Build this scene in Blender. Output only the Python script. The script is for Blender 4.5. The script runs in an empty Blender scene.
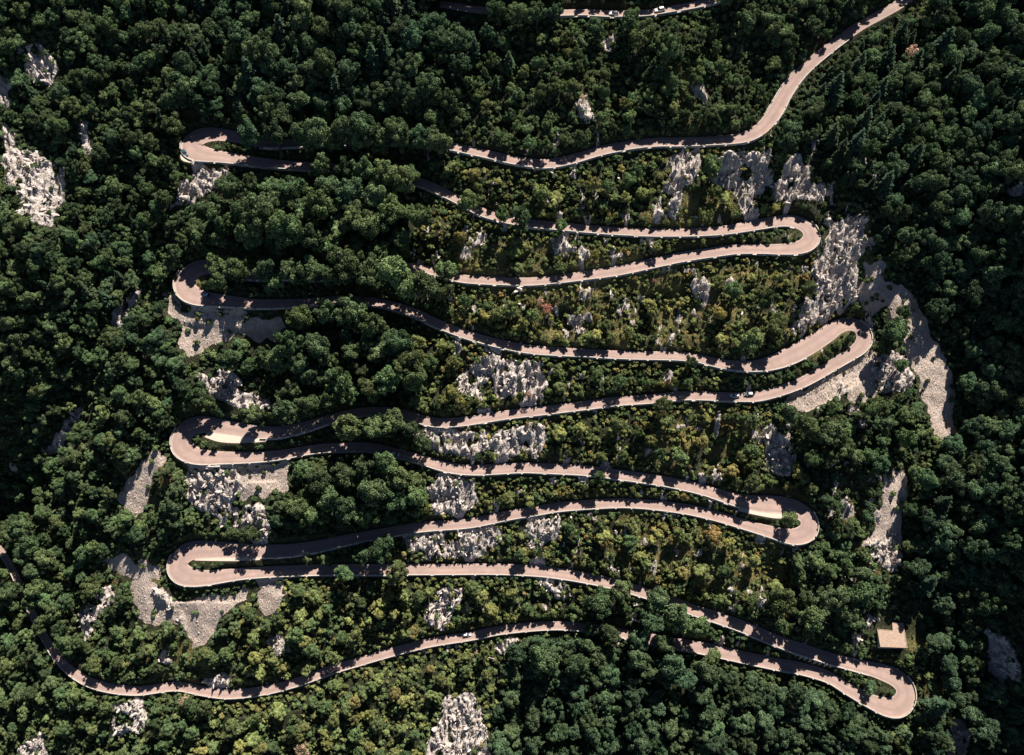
import bpy, bmesh, math, random
import numpy as np
from mathutils import Vector, Matrix

random.seed(11); RNG = np.random.default_rng(7)
S = bpy.context.scene
COL = S.collection
R = math.radians

# ------------------------------------------------------------------ camera
THETA = R(28.0); DIST = 383.0; FPX = 512/0.6
CAM = np.array([0.0, -DIST*math.sin(THETA), DIST*math.cos(THETA)])
FWD = np.array([0, math.sin(THETA), -math.cos(THETA)]); UPV = np.array([0, math.cos(THETA), math.sin(THETA)])
def project(x, y, z):
    rx = x-CAM[0]; ry = y-CAM[1]; rz = z-CAM[2]
    d = ry*FWD[1]+rz*FWD[2]; u = ry*UPV[1]+rz*UPV[2]
    return 512+FPX*rx/d, 377.5-FPX*u/d
def ray(px, py):
    a = (np.asarray(px, float)-512)/FPX; b = (377.5-np.asarray(py, float))/FPX
    return a, FWD[1]+b*UPV[1], FWD[2]+b*UPV[2]
def at_z(px, py, z):
    dx, dy, dz = ray(px, py); t = (z-CAM[2])/dz
    return CAM[0]+t*dx, CAM[1]+t*dy

# ------------------------------------------------------------------ noise
def _h(ix, iy, seed):
    n = (ix.astype(np.int64)*374761393 + iy.astype(np.int64)*668265263 + seed*1442695041) & 0xffffffff
    n = ((n ^ (n >> 13))*1274126177) & 0xffffffff
    n = n ^ (n >> 16)
    return (n & 0xffff)/65535.0
def vnoise(x, y, seed=0):
    ix = np.floor(x); iy = np.floor(y); fx = x-ix; fy = y-iy
    fx = fx*fx*(3-2*fx); fy = fy*fy*(3-2*fy)
    ix = ix.astype(np.int64); iy = iy.astype(np.int64)
    a = _h(ix, iy, seed); b = _h(ix+1, iy, seed); c = _h(ix, iy+1, seed); d = _h(ix+1, iy+1, seed)
    return (a*(1-fx)+b*fx)*(1-fy)+(c*(1-fx)+d*fx)*fy
def fbm(x, y, seed=0, o=4):
    s = 0; a = 1; t = 0
    for i in range(o):
        s = s+a*(vnoise(x, y, seed+i*17)-.5); t += a; a *= .5; x = x*2.03+7.1; y = y*2.03+3.7
    return s/t*2

# ------------------------------------------------------------------ base relief
def sstep(a, b, x):
    t = np.clip((x-a)/(b-a), 0, 1); return t*t*(3-2*t)
GR_Y = [-400, -147, -106, -71, -48, -20, 10, 42, 147, 400]
GR_X = [230, 222, 208, 190, 196, 212, 212, 198, 222, 250]
GL_Y = [-400, -147, -90, -36, -17, 30, 100, 147, 400]
GL_X = [-300, -270, -262, -228, -206, -182, -174, -172, -170]
def softplus(d, k): return k*np.log1p(np.exp(np.clip(d/k, -30, 30)))
def base(x, y):
    x = np.asarray(x, float); y = np.asarray(y, float)
    yc = np.clip(y, -260, 300)
    z = yc*math.tan(R(30)) + (y-yc)*.3
    gr = np.interp(y, GR_Y, GR_X)+4*np.sin(y/17.0); gl = np.interp(y, GL_Y, GL_X)+5*np.sin(y/23.0)
    z = z + 1.0*np.minimum(softplus(x-gr+1, 6), 110) - 5*np.exp(-((x-gr-6)/18)**2)
    z = z + .50*np.minimum(softplus(gl-x, 8), 130) - 13*np.exp(-((x-gl)/20)**2)
    z = z + 4.5*fbm(x/70, y/70, 5, 2)
    # ribs running down the far sides
    z = z + 7*np.sin(y/19.0+x/40.0)*sstep(10, 60, x-gr)
    z = z + 5*np.sin(y/21.0-x/33.0)*sstep(10, 60, gl-x)
    z = z - 26*np.exp(-(((x+140)/22)**2+((y-140)/45)**2))*.6
    return z
def hit(fn, px, py):
    dx, dy, dz = ray(px, py); t0 = np.full(np.shape(dx), 200.0); t = t0.copy(); done = np.zeros(np.shape(dx), bool)
    for i in range(260):
        x = t*dx; y = CAM[1]+t*dy; z = CAM[2]+t*dz
        below = z < fn(x, y); done |= below
        t = np.where(done, t, t+1.6)
    lo = t-1.6; hi = t
    for i in range(14):
        m = (lo+hi)/2; b = CAM[2]+m*dz < fn(m*dx, CAM[1]+m*dy)
        hi = np.where(b, m, hi); lo = np.where(b, lo, m)
    return hi*dx, CAM[1]+hi*dy, CAM[2]+hi*dz

# ------------------------------------------------------------------ the road, traced (x, y, width)
ROAD = [(960,-62,12),(930,-25,12),(912,-6,12),(896,6,12),(878,16,12),(859,26.5,12),(840,40,12),(820.5,55,12.5),(801.5,72,13),(786.6,91,14),(776,110,15),
(765,125,15),(752.7,134,14),(740,138.5,13),(713,141,12),(683,142,12),(653,142.5,12),(625,146,12),(600,151,12),(580,157,12),(562,161.5,12),(542,164,12),(512,160,11),(495,156,11),
(472,151,11),(454,147,11),(430,143.5,11),(395,141,11),(350,142,11),(300,143,12),(270,144,12),(245,139,14),(225,135,16),(209,134.5,20),(197,138,24),(191,145,25),(196,152,24),
(207,155,19),(222,157,15),(244,160,13),(269,163.5,12),(297,165.7,11),(332,167.5,11),(360,169.5,11),(395,175,11),(425,184,11),(453,197,11),(480,211,11),(497,217,10),
(526,223,10),(557,226,10),(588,229,10),(625,231.6,10),(675,232.8,10),(721,230.5,11),(759,224.5,13),(780,221,14),(797,222,16),(809,229,18),(811.5,238,18),(806,245,17),(794,248.5,15),(778,249.3,13),
(764,249,12),(740,249,12),(726,250.5,12),(688,256,12),(653,263,12),(618,270.6,12),(588,275,11),(555,279.4,10),(527,281.7,10),(490,280.5,10),(465,279,10),(450,276,10),
(413,267,10),(370,270,10),(325,276,11),(291,275,12),(262,275,13),(240,273,14),(220,268,16),(204,267,19),(191,272,22),(184,281,23),(187,291,22),(198,297.5,19),(215,300,15),(235,302,13),(257,304,11),(300,303,10),
(340,300,10),(380,303,10),(415,313,10),(436,323,10),(471,336,10),(508,345.5,10),(537,350,10),(588,353,9.5),(625,355,9.5),(676,356,10),(698,358.5,10),(726,364.5,11),(756,366,13),(780,360,18),
(803,349,20),(824,336,19),(840,325.5,16),(853,324,16),(862,330,17),(864.5,339,17),(859,348,15),(850,354.5,13),(835,363.5,12),(819,373,12),(803.5,381.8,11),(788,388,11),(772,393,11),(756,396.5,11),(733,397,10),
(688,395.6,10),(653,398.7,10),(618,401.2,10),(588,405,10),(550,409.7,10),(512,414,10),(486,418,10),(457,422,10),(437,422.6,10),(423,420,10),(408,415,10),(390,412,10),(362,412,10),(332,418.5,10),(316,423.5,11),
(297,429,12),(277,432.5,13),(258,432,14),(238,429,15),(219,426,16),(203,424.5,19),(189,428,22),(181.5,437,23),(182,447,22),(192,454.5,19),(205,457.5,16),(219,457.7,14),(248,457.4,12),(277,455.4,11),(306,450.5,10),
(326,448,10),(355,447,10),(372,447.5,10),(390,451.5,10),(418,458.5,10),(447,467,11),(476,470,11),(519,467.8,11),(537,468,11),(588,470.7,11),(625,475.5,11),(663,481,11),(701,489,12),(726,497,13),(745,502,15),
(764,504,18),(784,505.5,19),(800,511,19),(809,520,19),(808,531,19),(797,536.5,17),(784,535.5,15),(773,532.5,13),(748,525.4,11),(718.6,516.6,11),(689,509.5,11),(660,505.5,10.5),(636,503.5,10),(612.8,503,10),(562,506.5,10),(537,510.5,10),
(510,515,10),(470,523,10),(432,526,10),(407,529,10),(369,535.5,10),(344,540.5,11),(319,546,12),(287,550.5,13),(256,551,14),(228,550,16),(208,549.5,18),(192,550.5,20),(181,557,22),(177,566,22),(182,574,21),(193,577.5,18),
(209,577.5,15),(238,574,12),(267,571.8,11),(306,570.2,11),(340,569.5,11),(382,569.5,11),(457,569,11),(500,569,11),(539,571,11),(564,574,11),(590,578.5,11),(617,584.5,11),(646,593,11),(676,603,11),(695,610.5,11),(719,618,12),
(748,628.5,12),(775,640,12),(801,649,12),(836,660,12),(866,667.5,14),(883,672.5,17),(897,678.5,20),(905,688,21),(905,699,21),(897,707,20),(885,706.5,18),(873,702,15),(856,693.5,13),(840,684,12),(826.5,676,12),(797,667.5,12),
(774,663.5,12),(738.6,656,12),(700,647.5,12),(676,643.5,11),(640,637,11),(617,632,8.5),(592,628,8.5),(564,625.5,8.5),(539,626,8.5),(500,630,8.5),(470,636,8.5),(432,642,8.5),(395,651,8.5),(357,662,8.5),(331.6,669.5,8.5),
(306,679,8.5),(281,686.5,8.5),(256,691.5,8.5),(227,694,8.5),(201,690.5,8.5),(176,686,8.5),(138.5,690.5,8.5),(106,687,8.5),(83,678.5,8.5),(63,663,8),(47,640,7),(33,613,6.5),(20,584,6),(5,556,6),(-18,532,8.5),(-50,512,8.5)]
TOPROAD = [(440,4,10),(480,10,10),(520,13,10),(545,13.5,10),(567,13,10),(585,12.6,10),(613,14,10),(643,13.5,10),(663,10.6,10),(688,6.3,10),(708,2,10),(735,-6,10),(770,-18,10),(810,-34,10)]
LAYBY = [[(752,364,5),(775,362,8),(797,355,9),(815,348,8)],
         [(206,434,7),(222,437,11),(245,438,11),(268,437,9)],
         [(738,508,6),(758,511,9),(776,514,9),(792,514,7)],
         [(195,557,7),(215,556,10),(245,556.5,9),(270,556,6)],
         [(186,150,9),(184,158,6),(192,161,5)]]

def catmull(P, step):
    P = np.asarray(P, float); Q = np.vstack([2*P[0]-P[1], P, 2*P[-1]-P[-2]]); out = []
    for i in range(1, len(Q)-2):
        n = max(2, int(np.hypot(*(Q[i+1]-Q[i])[:2])/step)); t = np.linspace(0, 1, n, endpoint=False)[:, None]
        p0, p1, p2, p3 = Q[i-1], Q[i], Q[i+1], Q[i+2]
        out.append(.5*((2*p1)+(-p0+p2)*t+(2*p0-5*p1+4*p2-p3)*t*t+(-p0+3*p1-3*p2+p3)*t**3))
    out.append(P[-1][None]); return np.vstack(out)
def gsm(a, sig):
    if sig <= 0: return a
    n = int(sig*3); k = np.exp(-.5*(np.arange(-n, n+1)/sig)**2); k /= k.sum()
    p = np.concatenate([2*a[0]-a[1:n+1][::-1], a, 2*a[-1]-a[-n-1:-1][::-1]])
    return np.convolve(p, k, 'valid')
MPP = DIST/FPX
def make_path(P, lin=0.45, sm=34):
    q = catmull(P, 1.5); px, py, w = q[:, 0], q[:, 1], q[:, 2]
    x, y, z = hit(base, px, py)
    for it in range(6):
        ds = np.hypot(np.hypot(np.diff(x), np.diff(y)), 0); s = np.concatenate([[0], np.cumsum(ds)])
        z0 = base(x, y) if it == 0 else z0
        A = np.vstack([s, np.ones_like(s)]).T; c = np.linalg.lstsq(A, z0, rcond=None)[0]
        zt = gsm(z0, sm/np.mean(ds))*(1-lin)+(A@c)*lin
        z = zt; x, y = at_z(px, py, z)
    x = gsm(x, 1.6); y = gsm(y, 1.6)
    # resample to ~0.9 m
    s = np.concatenate([[0], np.cumsum(np.hypot(np.diff(x), np.diff(y)))]); t = np.arange(0, s[-1], .9)
    x = np.interp(t, s, x); y = np.interp(t, s, y); z = gsm(np.interp(t, s, z), 5); w = np.interp(t, s, w)*MPP
    x = gsm(x, 1.2); y = gsm(y, 1.2)
    tx = np.gradient(x); ty = np.gradient(y); L = np.hypot(tx, ty); tx /= L; ty /= L
    ppx, _ = project(x, y, z)
    return dict(x=x, y=y, z=z, w=w, tx=tx, ty=ty, s=t, px=np.interp(t, s, px) if False else ppx, py=project(x, y, z)[1])
MAIN = make_path(ROAD); TOP = make_path(TOPROAD, 0.0, 30)
def foreshort(p):  # widths were read off the picture: undo the tilt across the road
    zf = (CAM[2]-p['z'])/math.cos(THETA)/DIST
    k = 1/np.sqrt(p['ty']**2+(p['tx']*math.cos(THETA))**2*1.0+1e-6)
    p['w'] = p['w']*k*.87
for p in (MAIN, TOP): foreshort(p)
def curv(p):
    th = np.unwrap(np.arctan2(p['ty'], p['tx'])); return gsm(np.gradient(th)/.9, 2)
LB = []
for L in LAYBY:
    q = catmull(L, 1.5)
    # take the level of the nearest piece of road
    d = (q[:, 0][:, None]-MAIN['px'][None])**2+(q[:, 1][:, None]-MAIN['py'][None])**2
    z = gsm(MAIN['z'][d.argmin(1)], 2)-.02; x, y = at_z(q[:, 0], q[:, 1], z)
    tx = np.gradient(x); ty = np.gradient(y); l = np.hypot(tx, ty)
    LB.append(dict(x=x, y=y, z=z, w=q[:, 2]*MPP, tx=tx/l, ty=ty/l))

# ------------------------------------------------------------------ terrain height field
RES = .62
xs = np.arange(-285, 285.01, RES); ys = np.arange(-185, 232.01, RES)
def ext(a, far):
    s = RES; lo = []; hi = []; v = a[0]
    while v > -far: s *= 1.22; v -= s; lo.append(v)
    s = RES; v = a[-1]
    while v < far: s *= 1.22; v += s; hi.append(v)
    return np.array(lo[::-1]+list(a)+hi), len(lo)
XA, x0i = ext(xs, 620); YA, y0i = ext(ys, 560)
GX, GY = np.meshgrid(XA, YA)      # [row y, col x]
nX, nY = len(XA), len(YA)
# correction that carries the natural ground through every stretch of road
sx = np.concatenate([p['x'][::5] for p in (MAIN, TOP)]); sy = np.concatenate([p['y'][::5] for p in (MAIN, TOP)]); sz = np.concatenate([p['z'][::5] for p in (MAIN, TOP)])
sd = sz-base(sx, sy)
cx = np.arange(-300, 301, 3.0); cy = np.arange(-210, 251, 3.0); CX, CY = np.meshgrid(cx, cy)
cor = np.zeros(CX.shape)
for j in range(len(cy)):
    r2 = (CX[j][:, None]-sx[None])**2+(cy[j]-sy[None])**2
    w = 1/(r2+6)**1.6; cor[j] = (w*sd).sum(1)/(w.sum(1)+1/(45.0**2+6)**1.6*3)
def bil(A, ax, ay, x, y):
    fx = np.clip((x-ax[0])/(ax[1]-ax[0]), 0, len(ax)-1.001); fy = np.clip((y-ay[0])/(ay[1]-ay[0]), 0, len(ay)-1.001)
    i = fx.astype(int); j = fy.astype(int); u = fx-i; v = fy-j
    return (A[j, i]*(1-u)+A[j, i+1]*u)*(1-v)+(A[j+1, i]*(1-u)+A[j+1, i+1]*u)*v
edge = sstep(300, 270, np.abs(GX))*sstep(250, 225, GY)*sstep(-210, -190, GY)
H = base(GX, GY)+bil(cor, cx, cy, GX, GY)*edge
# distance to road
DR = np.full(GX.shape, 60.0); ZR = np.zeros(GX.shape); HW = np.full(GX.shape, 3.0); SD = np.zeros(GX.shape)
KR = 14
for p, pad in [(MAIN, 0), (TOP, 0)]+[(l, 0) for l in LB]:
    for k in range(len(p['x'])):
        i = int((p['x'][k]-xs[0])/RES)+x0i; j = int((p['y'][k]-ys[0])/RES)+y0i
        if i < KR or j < KR or i > nX-KR-1 or j > nY-KR-1: continue
        sl = (slice(j-KR, j+KR+1), slice(i-KR, i+KR+1))
        dx = GX[sl]-p['x'][k]; dy = GY[sl]-p['y'][k]; hw = p['w'][k]/2
        d = np.hypot(dx, dy)-hw; m = d < DR[sl]
        DR[sl] = np.where(m, d, DR[sl]); ZR[sl] = np.where(m, p['z'][k], ZR[sl]); SD[sl] = np.where(m, -dx*p['ty'][k]+dy*p['tx'][k], SD[sl])

# ------------------------------------------------------------------ ground cover read from the photograph (picture outline -> ground)
ROCK = [[(668,147),(702,147),(698,180),(684,196),(680,222),(655,222),(661,195),(674,175)],[(722,152),(770,150),(772,185),(757,200),(764,228),(745,220),(735,195),(716,182)],
[(785,158),(806,150),(814,172),(828,185),(827,207),(800,200),(785,212),(773,197)],[(828,214),(862,216),(867,240),(859,262),(860,300),(840,306),(806,303),(812,275),(824,252),(824,225)],
[(806,303),(850,303),(838,316),(812,326),(790,340)],[(878,350),(905,362),(916,385),(905,398),(884,394),(877,375)],[(868,545),(900,542),(910,558),(904,574),(880,566)],
[(480,354),(545,362),(550,387),(535,402),(500,400),(468,397),(452,388),(462,370)],[(418,430),(480,434),(546,421),(548,450),(540,458),(470,458),(430,452),(412,440)],
[(440,475),(480,480),(476,505),(460,520),(440,512),(428,490)],[(400,537),(440,530),(500,524),(499,545),(480,560),(430,556),(405,548)],[(528,521),(560,516),(563,535),(545,546),(526,551)],
[(440,590),(467,585),(456,610),(446,632),(427,628),(431,605)],[(448,700),(475,694),(488,718),(492,780),(418,780),(438,730)],[(553,234),(578,234),(574,250),(556,252)],
[(568,312),(590,310),(592,328),(570,332)],[(694,280),(706,280),(712,300),(700,306)],[(764,430),(788,428),(800,460),(790,480),(774,472)],[(16,44),(38,38),(60,66),(54,84),(24,78)],
[(2,142),(35,148),(63,170),(61,200),(57,228),(24,222),(16,190),(2,165)],[(188,174),(234,168),(226,186),(186,207),(168,212),(176,190)],[(195,376),(226,370),(246,385),(272,400),(280,414),(250,407),(212,396)],
[(190,467),(240,468),(248,492),(226,522),(204,517),(190,500)],[(232,512),(264,505),(276,535),(264,546),(240,532)],[(152,592),(182,600),(196,650),(186,622),(170,612)],[(112,706),(140,700),(150,722),(142,738),(118,732)],
[(20,742),(44,734),(46,760),(18,760)],[(978,630),(1003,636),(1018,665),(1012,698),(994,694),(988,665)],[(952,720),(964,724),(966,760),(948,760)],[(1006,176),(1026,172),(1026,196),(1008,194)],
[(114,326),(133,300),(146,288),(142,305),(126,330)],[(38,452),(68,415),(80,400),(77,424),(52,456)],[(5,462),(16,462),(16,472),(5,472)],[(740,198),(760,202),(760,222),(742,216)],
[(606,40),(616,36),(616,52),(606,52)],[(690,86),(702,92),(708,112),(700,104)],[(82,612),(104,604),(98,630),(84,640)],[(96,590),(112,584),(116,604),(104,606)],[(574,106),(590,112),(600,128),(588,126)],
[(0,120),(10,124),(12,140),(0,138)],[(-6,66),(12,72),(12,100),(-6,100)],[(158,658),(170,650),(174,664),(162,668)],[(268,635),(286,640),(292,656),(276,654)],[(500,640),(520,640),(516,652),(498,654)],
[(532,560),(545,560),(555,585),(560,600),(548,596),(536,576)],[(205,680),(225,672),(232,690),(212,692)],[(84,130),(92,128),(92,160),(84,158)],[(838,505),(850,498),(858,515),(846,525)]]
SCREE = [[(876,280),(900,282),(918,302),(932,328),(944,350),(954,375),(960,436),(934,438),(926,405),(920,380),(906,362),(900,332),(890,312),(874,302)],[(800,392),(868,350),(880,360),(877,400),(862,410),(845,396),(820,406),(800,412),(786,402)],
[(888,468),(905,478),(906,510),(906,544),(885,550),(862,548),(876,525),(882,500)],[(181,310),(198,305),(250,317),(283,318),(288,336),(262,338),(240,332),(212,346),(190,356),(179,345)],
[(122,492),(158,450),(168,458),(156,482),(142,512),(136,522),(118,503)],[(236,467),(270,465),(292,460),(291,490),(262,500),(238,498)],[(186,466),(236,467),(240,480),(200,480)],
[(130,582),(150,574),(166,588),(186,602),(250,590),(246,606),(222,620),(207,646),(196,652),(187,622),(150,622),(134,606)],[(255,590),(288,593),(280,612),(262,612)],[(167,292),(182,300),(180,322),(168,312)],
[(100,557),(166,565),(166,575),(110,574)],[(862,285),(884,288),(888,308),(872,318),(860,304)],[(196,168),(232,166),(230,178),(196,182)],[(866,262),(884,262),(884,280),(870,282)],[(786,402),(800,392),(805,410),(792,418)],
[(262,576),(290,577),(286,592),(262,592)]]
DRY = [[(430,255),(560,235),(700,265),(800,262),(815,300),(770,345),(700,350),(560,345),(520,330)],[(664,76),(686,60),(706,84),(712,120),(690,134),(680,110)],[(900,640),(932,640),(948,690),(930,712),(918,680),(905,655)],
[(812,470),(860,470),(884,510),(868,548),(826,560),(826,520)],[(186,276),(206,276),(214,284),(196,290)],[(640,212),(700,190),(760,206),(700,228),(650,228)],[(600,500),(760,532),(800,560),(790,612),(700,598),(600,560)],
[(660,410),(760,410),(780,470),(700,476),(640,460)],[(845,215),(868,212),(872,300),(850,320)],[(792,232),(806,234),(806,240),(792,241)],[(100,555),(166,560),(160,590),(100,590)],
[(820,340),(852,328),(858,340),(836,350),(800,366)],[(120,640),(230,640),(230,682),(120,680)],[(150,460),(192,460),(186,520),(150,520)],[(860,560),(900,575),(880,610),(850,600)]]
def inpoly(px, py, poly):
    P = np.array(poly, float); res = np.zeros(px.shape, bool)
    bb = (px >= P[:, 0].min()) & (px <= P[:, 0].max()) & (py >= P[:, 1].min()) & (py <= P[:, 1].max())
    if not bb.any(): return res
    X = px[bb]; Y = py[bb]; c = np.zeros(X.shape, bool); n = len(P)
    for i in range(n):
        x1, y1 = P[i]; x2, y2 = P[(i+1) % n]
        if y1 == y2: continue
        c ^= ((y1 > Y) != (y2 > Y)) & (X < (x2-x1)*(Y-y1)/(y2-y1)+x1)
    res[bb] = c; return res
PX, PY = project(GX, GY, H)
jx = PX+7*fbm(GX/5, GY/5, 21, 4)+1.5; jy = PY+9*fbm(GX/5, GY/6, 31, 4)
mR = np.zeros(GX.shape); mS = np.zeros(GX.shape); mD = np.zeros(GX.shape)
for p in ROCK: mR = np.maximum(mR, inpoly(jx, jy, p))
for p in SCREE: mS = np.maximum(mS, inpoly(jx, jy, p))
for p in DRY: mD = np.maximum(mD, inpoly(jx, jy, p))
mR *= (fbm(GX/3.2, GY/4.5, 88, 3) > -.30)
mD *= sstep(-.25, .25, fbm(GX/6, GY/6, 91, 3))
def blur(A, n=1):
    for _ in range(n):
        A = (np.roll(A, 1, 0)+np.roll(A, -1, 0)+2*A)/4; A = (np.roll(A, 1, 1)+np.roll(A, -1, 1)+2*A)/4
    return A
mR = blur(mR, 2); mS = blur(mS, 2); mD = blur(mD, 6)
scrubby = ((PX > 410) & (PX < 880) & (PY > 130) & (PY < 660)).astype(float)
spot = sstep(.28, .5, fbm(GX/3.4, GY/5, 77, 3))*blur(scrubby, 8)*.8
mR = np.maximum(mR, spot*.75)
# relief: lumps, and torn ribs of limestone where rock shows
far = sstep(1.0, 7.0, DR)
H = H + sstep(2, 16, DR)*(5.0*fbm(GX/26+GY/90, GY/75, 13, 2)+2.5*fbm(GX/11, GY/24, 15, 2))
H = H + far*(1.2*fbm(GX/16, GY/16, 3, 3)+.35*fbm(GX/3.5, GY/3.5, 9, 2))
rib = 1-np.abs(fbm(GX/1.9+.5*fbm(GX/9, GY/9, 4, 2), GY/4.6, 41, 3))*2.2
blk = vnoise(GX/1.6, GY/2.4, 61)
H = H + sstep(.5, 3, DR)*mR*(2.8*rib*rib*np.sign(rib)+1.3*(blk > .55)*blk)
H = H + sstep(.5, 3, DR)*mS*.25*fbm(GX/1.5, GY/2.5, 43, 2)
# benches cut for the road
bench = sstep(1.7, .55, DR); bench = np.where(DR < .55, 1, bench)
H = np.where(DR < 2.0, H*(1-bench)+(ZR-.14)*bench, H)
HM = H[y0i:y0i+len(ys), x0i:x0i+len(xs)]; DRM = DR[y0i:y0i+len(ys), x0i:x0i+len(xs)]
MR = mR[y0i:y0i+len(ys), x0i:x0i+len(xs)]; MS = mS[y0i:y0i+len(ys), x0i:x0i+len(xs)]; MD = mD[y0i:y0i+len(ys), x0i:x0i+len(xs)]
def ground(x, y): return bil(HM, xs, ys, np.asarray(x, float), np.asarray(y, float))
def roadd(x, y): return bil(DRM, xs, ys, np.asarray(x, float), np.asarray(y, float))

# ------------------------------------------------------------------ materials
def mat(name):
    m = bpy.data.materials.new(name); m.use_nodes = True
    try: m.cycles.use_displacement = False
    except Exception: pass
    nt = m.node_tree; b = nt.nodes['Principled BSDF']; b.inputs['Specular IOR Level'].default_value = .2; b.inputs['Roughness'].default_value = .85
    return m, nt, b
def N(nt, t, **k):
    n = nt.nodes.new(t)
    for a, v in k.items(): setattr(n, a, v)
    return n
def noise(nt, vec, scale, detail=4, rough=.6, dim='3D'):
    n = N(nt, 'ShaderNodeTexNoise'); n.inputs['Scale'].default_value = scale; n.inputs['Detail'].default_value = detail; n.inputs['Roughness'].default_value = rough
    if vec is not None: nt.links.new(vec, n.inputs['Vector'])
    return n.outputs['Fac']
def ramp(nt, fac, stops):
    r = N(nt, 'ShaderNodeValToRGB'); e = r.color_ramp.elements
    while len(e) < len(stops): e.new(.5)
    for i, (p, c) in enumerate(stops): e[i].position = p; e[i].color = (*c, 1) if len(c) == 3 else c
    nt.links.new(fac, r.inputs[0]); return r.outputs[0]
def mix(nt, f, a, b, bt='MIX'):
    m = N(nt, 'ShaderNodeMix', data_type='RGBA', blend_type=bt)
    for i, v in ((0, f), (6, a), (7, b)):
        if hasattr(v, 'is_output') or isinstance(v, bpy.types.NodeSocket): nt.links.new(v, m.inputs[i])
        else: m.inputs[i].default_value = v if i == 0 else (*v, 1)
    return m.outputs[2]
def mathn(nt, op, a, b=0.0, c=None, clamp=False):
    m = N(nt, 'ShaderNodeMath', operation=op, use_clamp=clamp)
    for i, v in enumerate((a, b) if c is None else (a, b, c)):
        if isinstance(v, bpy.types.NodeSocket): nt.links.new(v, m.inputs[i])
        else: m.inputs[i].default_value = v
    return m.outputs[0]
def pos(nt, sc=(1, 1, 1)):
    g = N(nt, 'ShaderNodeNewGeometry'); mp = N(nt, 'ShaderNodeMapping'); mp.inputs['Scale'].default_value = sc
    nt.links.new(g.outputs['Position'], mp.inputs['Vector']); return mp.outputs[0]
def bump(nt, b, h, strength, dist):
    u = N(nt, 'ShaderNodeBump'); u.inputs['Strength'].default_value = strength; u.inputs['Distance'].default_value = dist
    nt.links.new(h, u.inputs['Height']); nt.links.new(u.outputs[0], b.inputs['Normal']); return u

def limestone(nt, vec):
    n1 = noise(nt, vec, .55, 8, .7); n2 = noise(nt, vec, 2.6, 5, .7)
    c = ramp(nt, n1, [(.33, (.06, .055, .045)), (.40, (.31, .265, .235)), (.51, (.48, .415, .375)), (.70, (.60, .53, .49))])
    c = mix(nt, ramp(nt, n2, [(.33, (0, 0, 0)), (.42, (1, 1, 1))]), (.16, .145, .13), c)
    n3 = noise(nt, vec, .22, 3); return mix(nt, ramp(nt, n3, [(.55, (0, 0, 0)), (.8, (.45, .45, .45))]), c, (.30, .20, .12)), n1, n2
def m_ground():
    m, nt, b = mat('mountainside'); L = nt.links
    at = N(nt, 'ShaderNodeAttribute', attribute_name='cover'); sep = N(nt, 'ShaderNodeSeparateColor'); L.new(at.outputs['Color'], sep.inputs[0])
    p = pos(nt); ps = pos(nt, (1.6, .55, .7))
    rk, n1, n2 = limestone(nt, ps)
    f1 = noise(nt, p, .9, 5); floor = ramp(nt, f1, [(.3, (.014, .018, .008)), (.5, (.028, .032, .014)), (.7, (.06, .054, .028))])
    d1 = noise(nt, p, 1.6, 6, .75); dry = ramp(nt, d1, [(.3, (.045, .05, .018)), (.48, (.12, .105, .035)), (.6, (.24, .19, .08)), (.75, (.33, .27, .15))])
    v = N(nt, 'ShaderNodeTexVoronoi'); v.inputs['Scale'].default_value = 1.5; L.new(ps, v.inputs['Vector'])
    sc = mix(nt, .5, v.outputs['Color'], (.5, .5, .5)); hs = N(nt, 'ShaderNodeRGBToBW'); L.new(sc, hs.inputs[0])
    s2 = noise(nt, ps, .35, 5, .6)
    scr = ramp(nt, hs.outputs[0], [(.2, (.28, .22, .185)), (.5, (.46, .365, .31)), (.8, (.56, .455, .395))]); scr = mix(nt, ramp(nt, s2, [(.35, (0, 0, 0)), (.65, (.6, .6, .6))]), scr, (.37, .29, .235))
    c = mix(nt, sep.outputs[2], floor, dry)
    # ragged edges between covers
    e = noise(nt, p, 1.1, 5, .7)
    def sharp(s): return ramp(nt, mathn(nt, 'ADD', s, mathn(nt, 'MULTIPLY', mathn(nt, 'SUBTRACT', e, .5), .9)), [(.42, (0, 0, 0)), (.52, (1, 1, 1))])
    c = mix(nt, sharp(sep.outputs[1]), c, scr); c = mix(nt, sharp(sep.outputs[0]), c, rk); L.new(c, b.inputs['Base Color'])
    hh = mathn(nt, 'ADD', mathn(nt, 'MULTIPLY', n1, 1.6), mathn(nt, 'ADD', mathn(nt, 'MULTIPLY', n2, .5), mathn(nt, 'MULTIPLY', v.outputs['Distance'], -.5)))
    bump(nt, b, hh, .9, .9); return m
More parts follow.
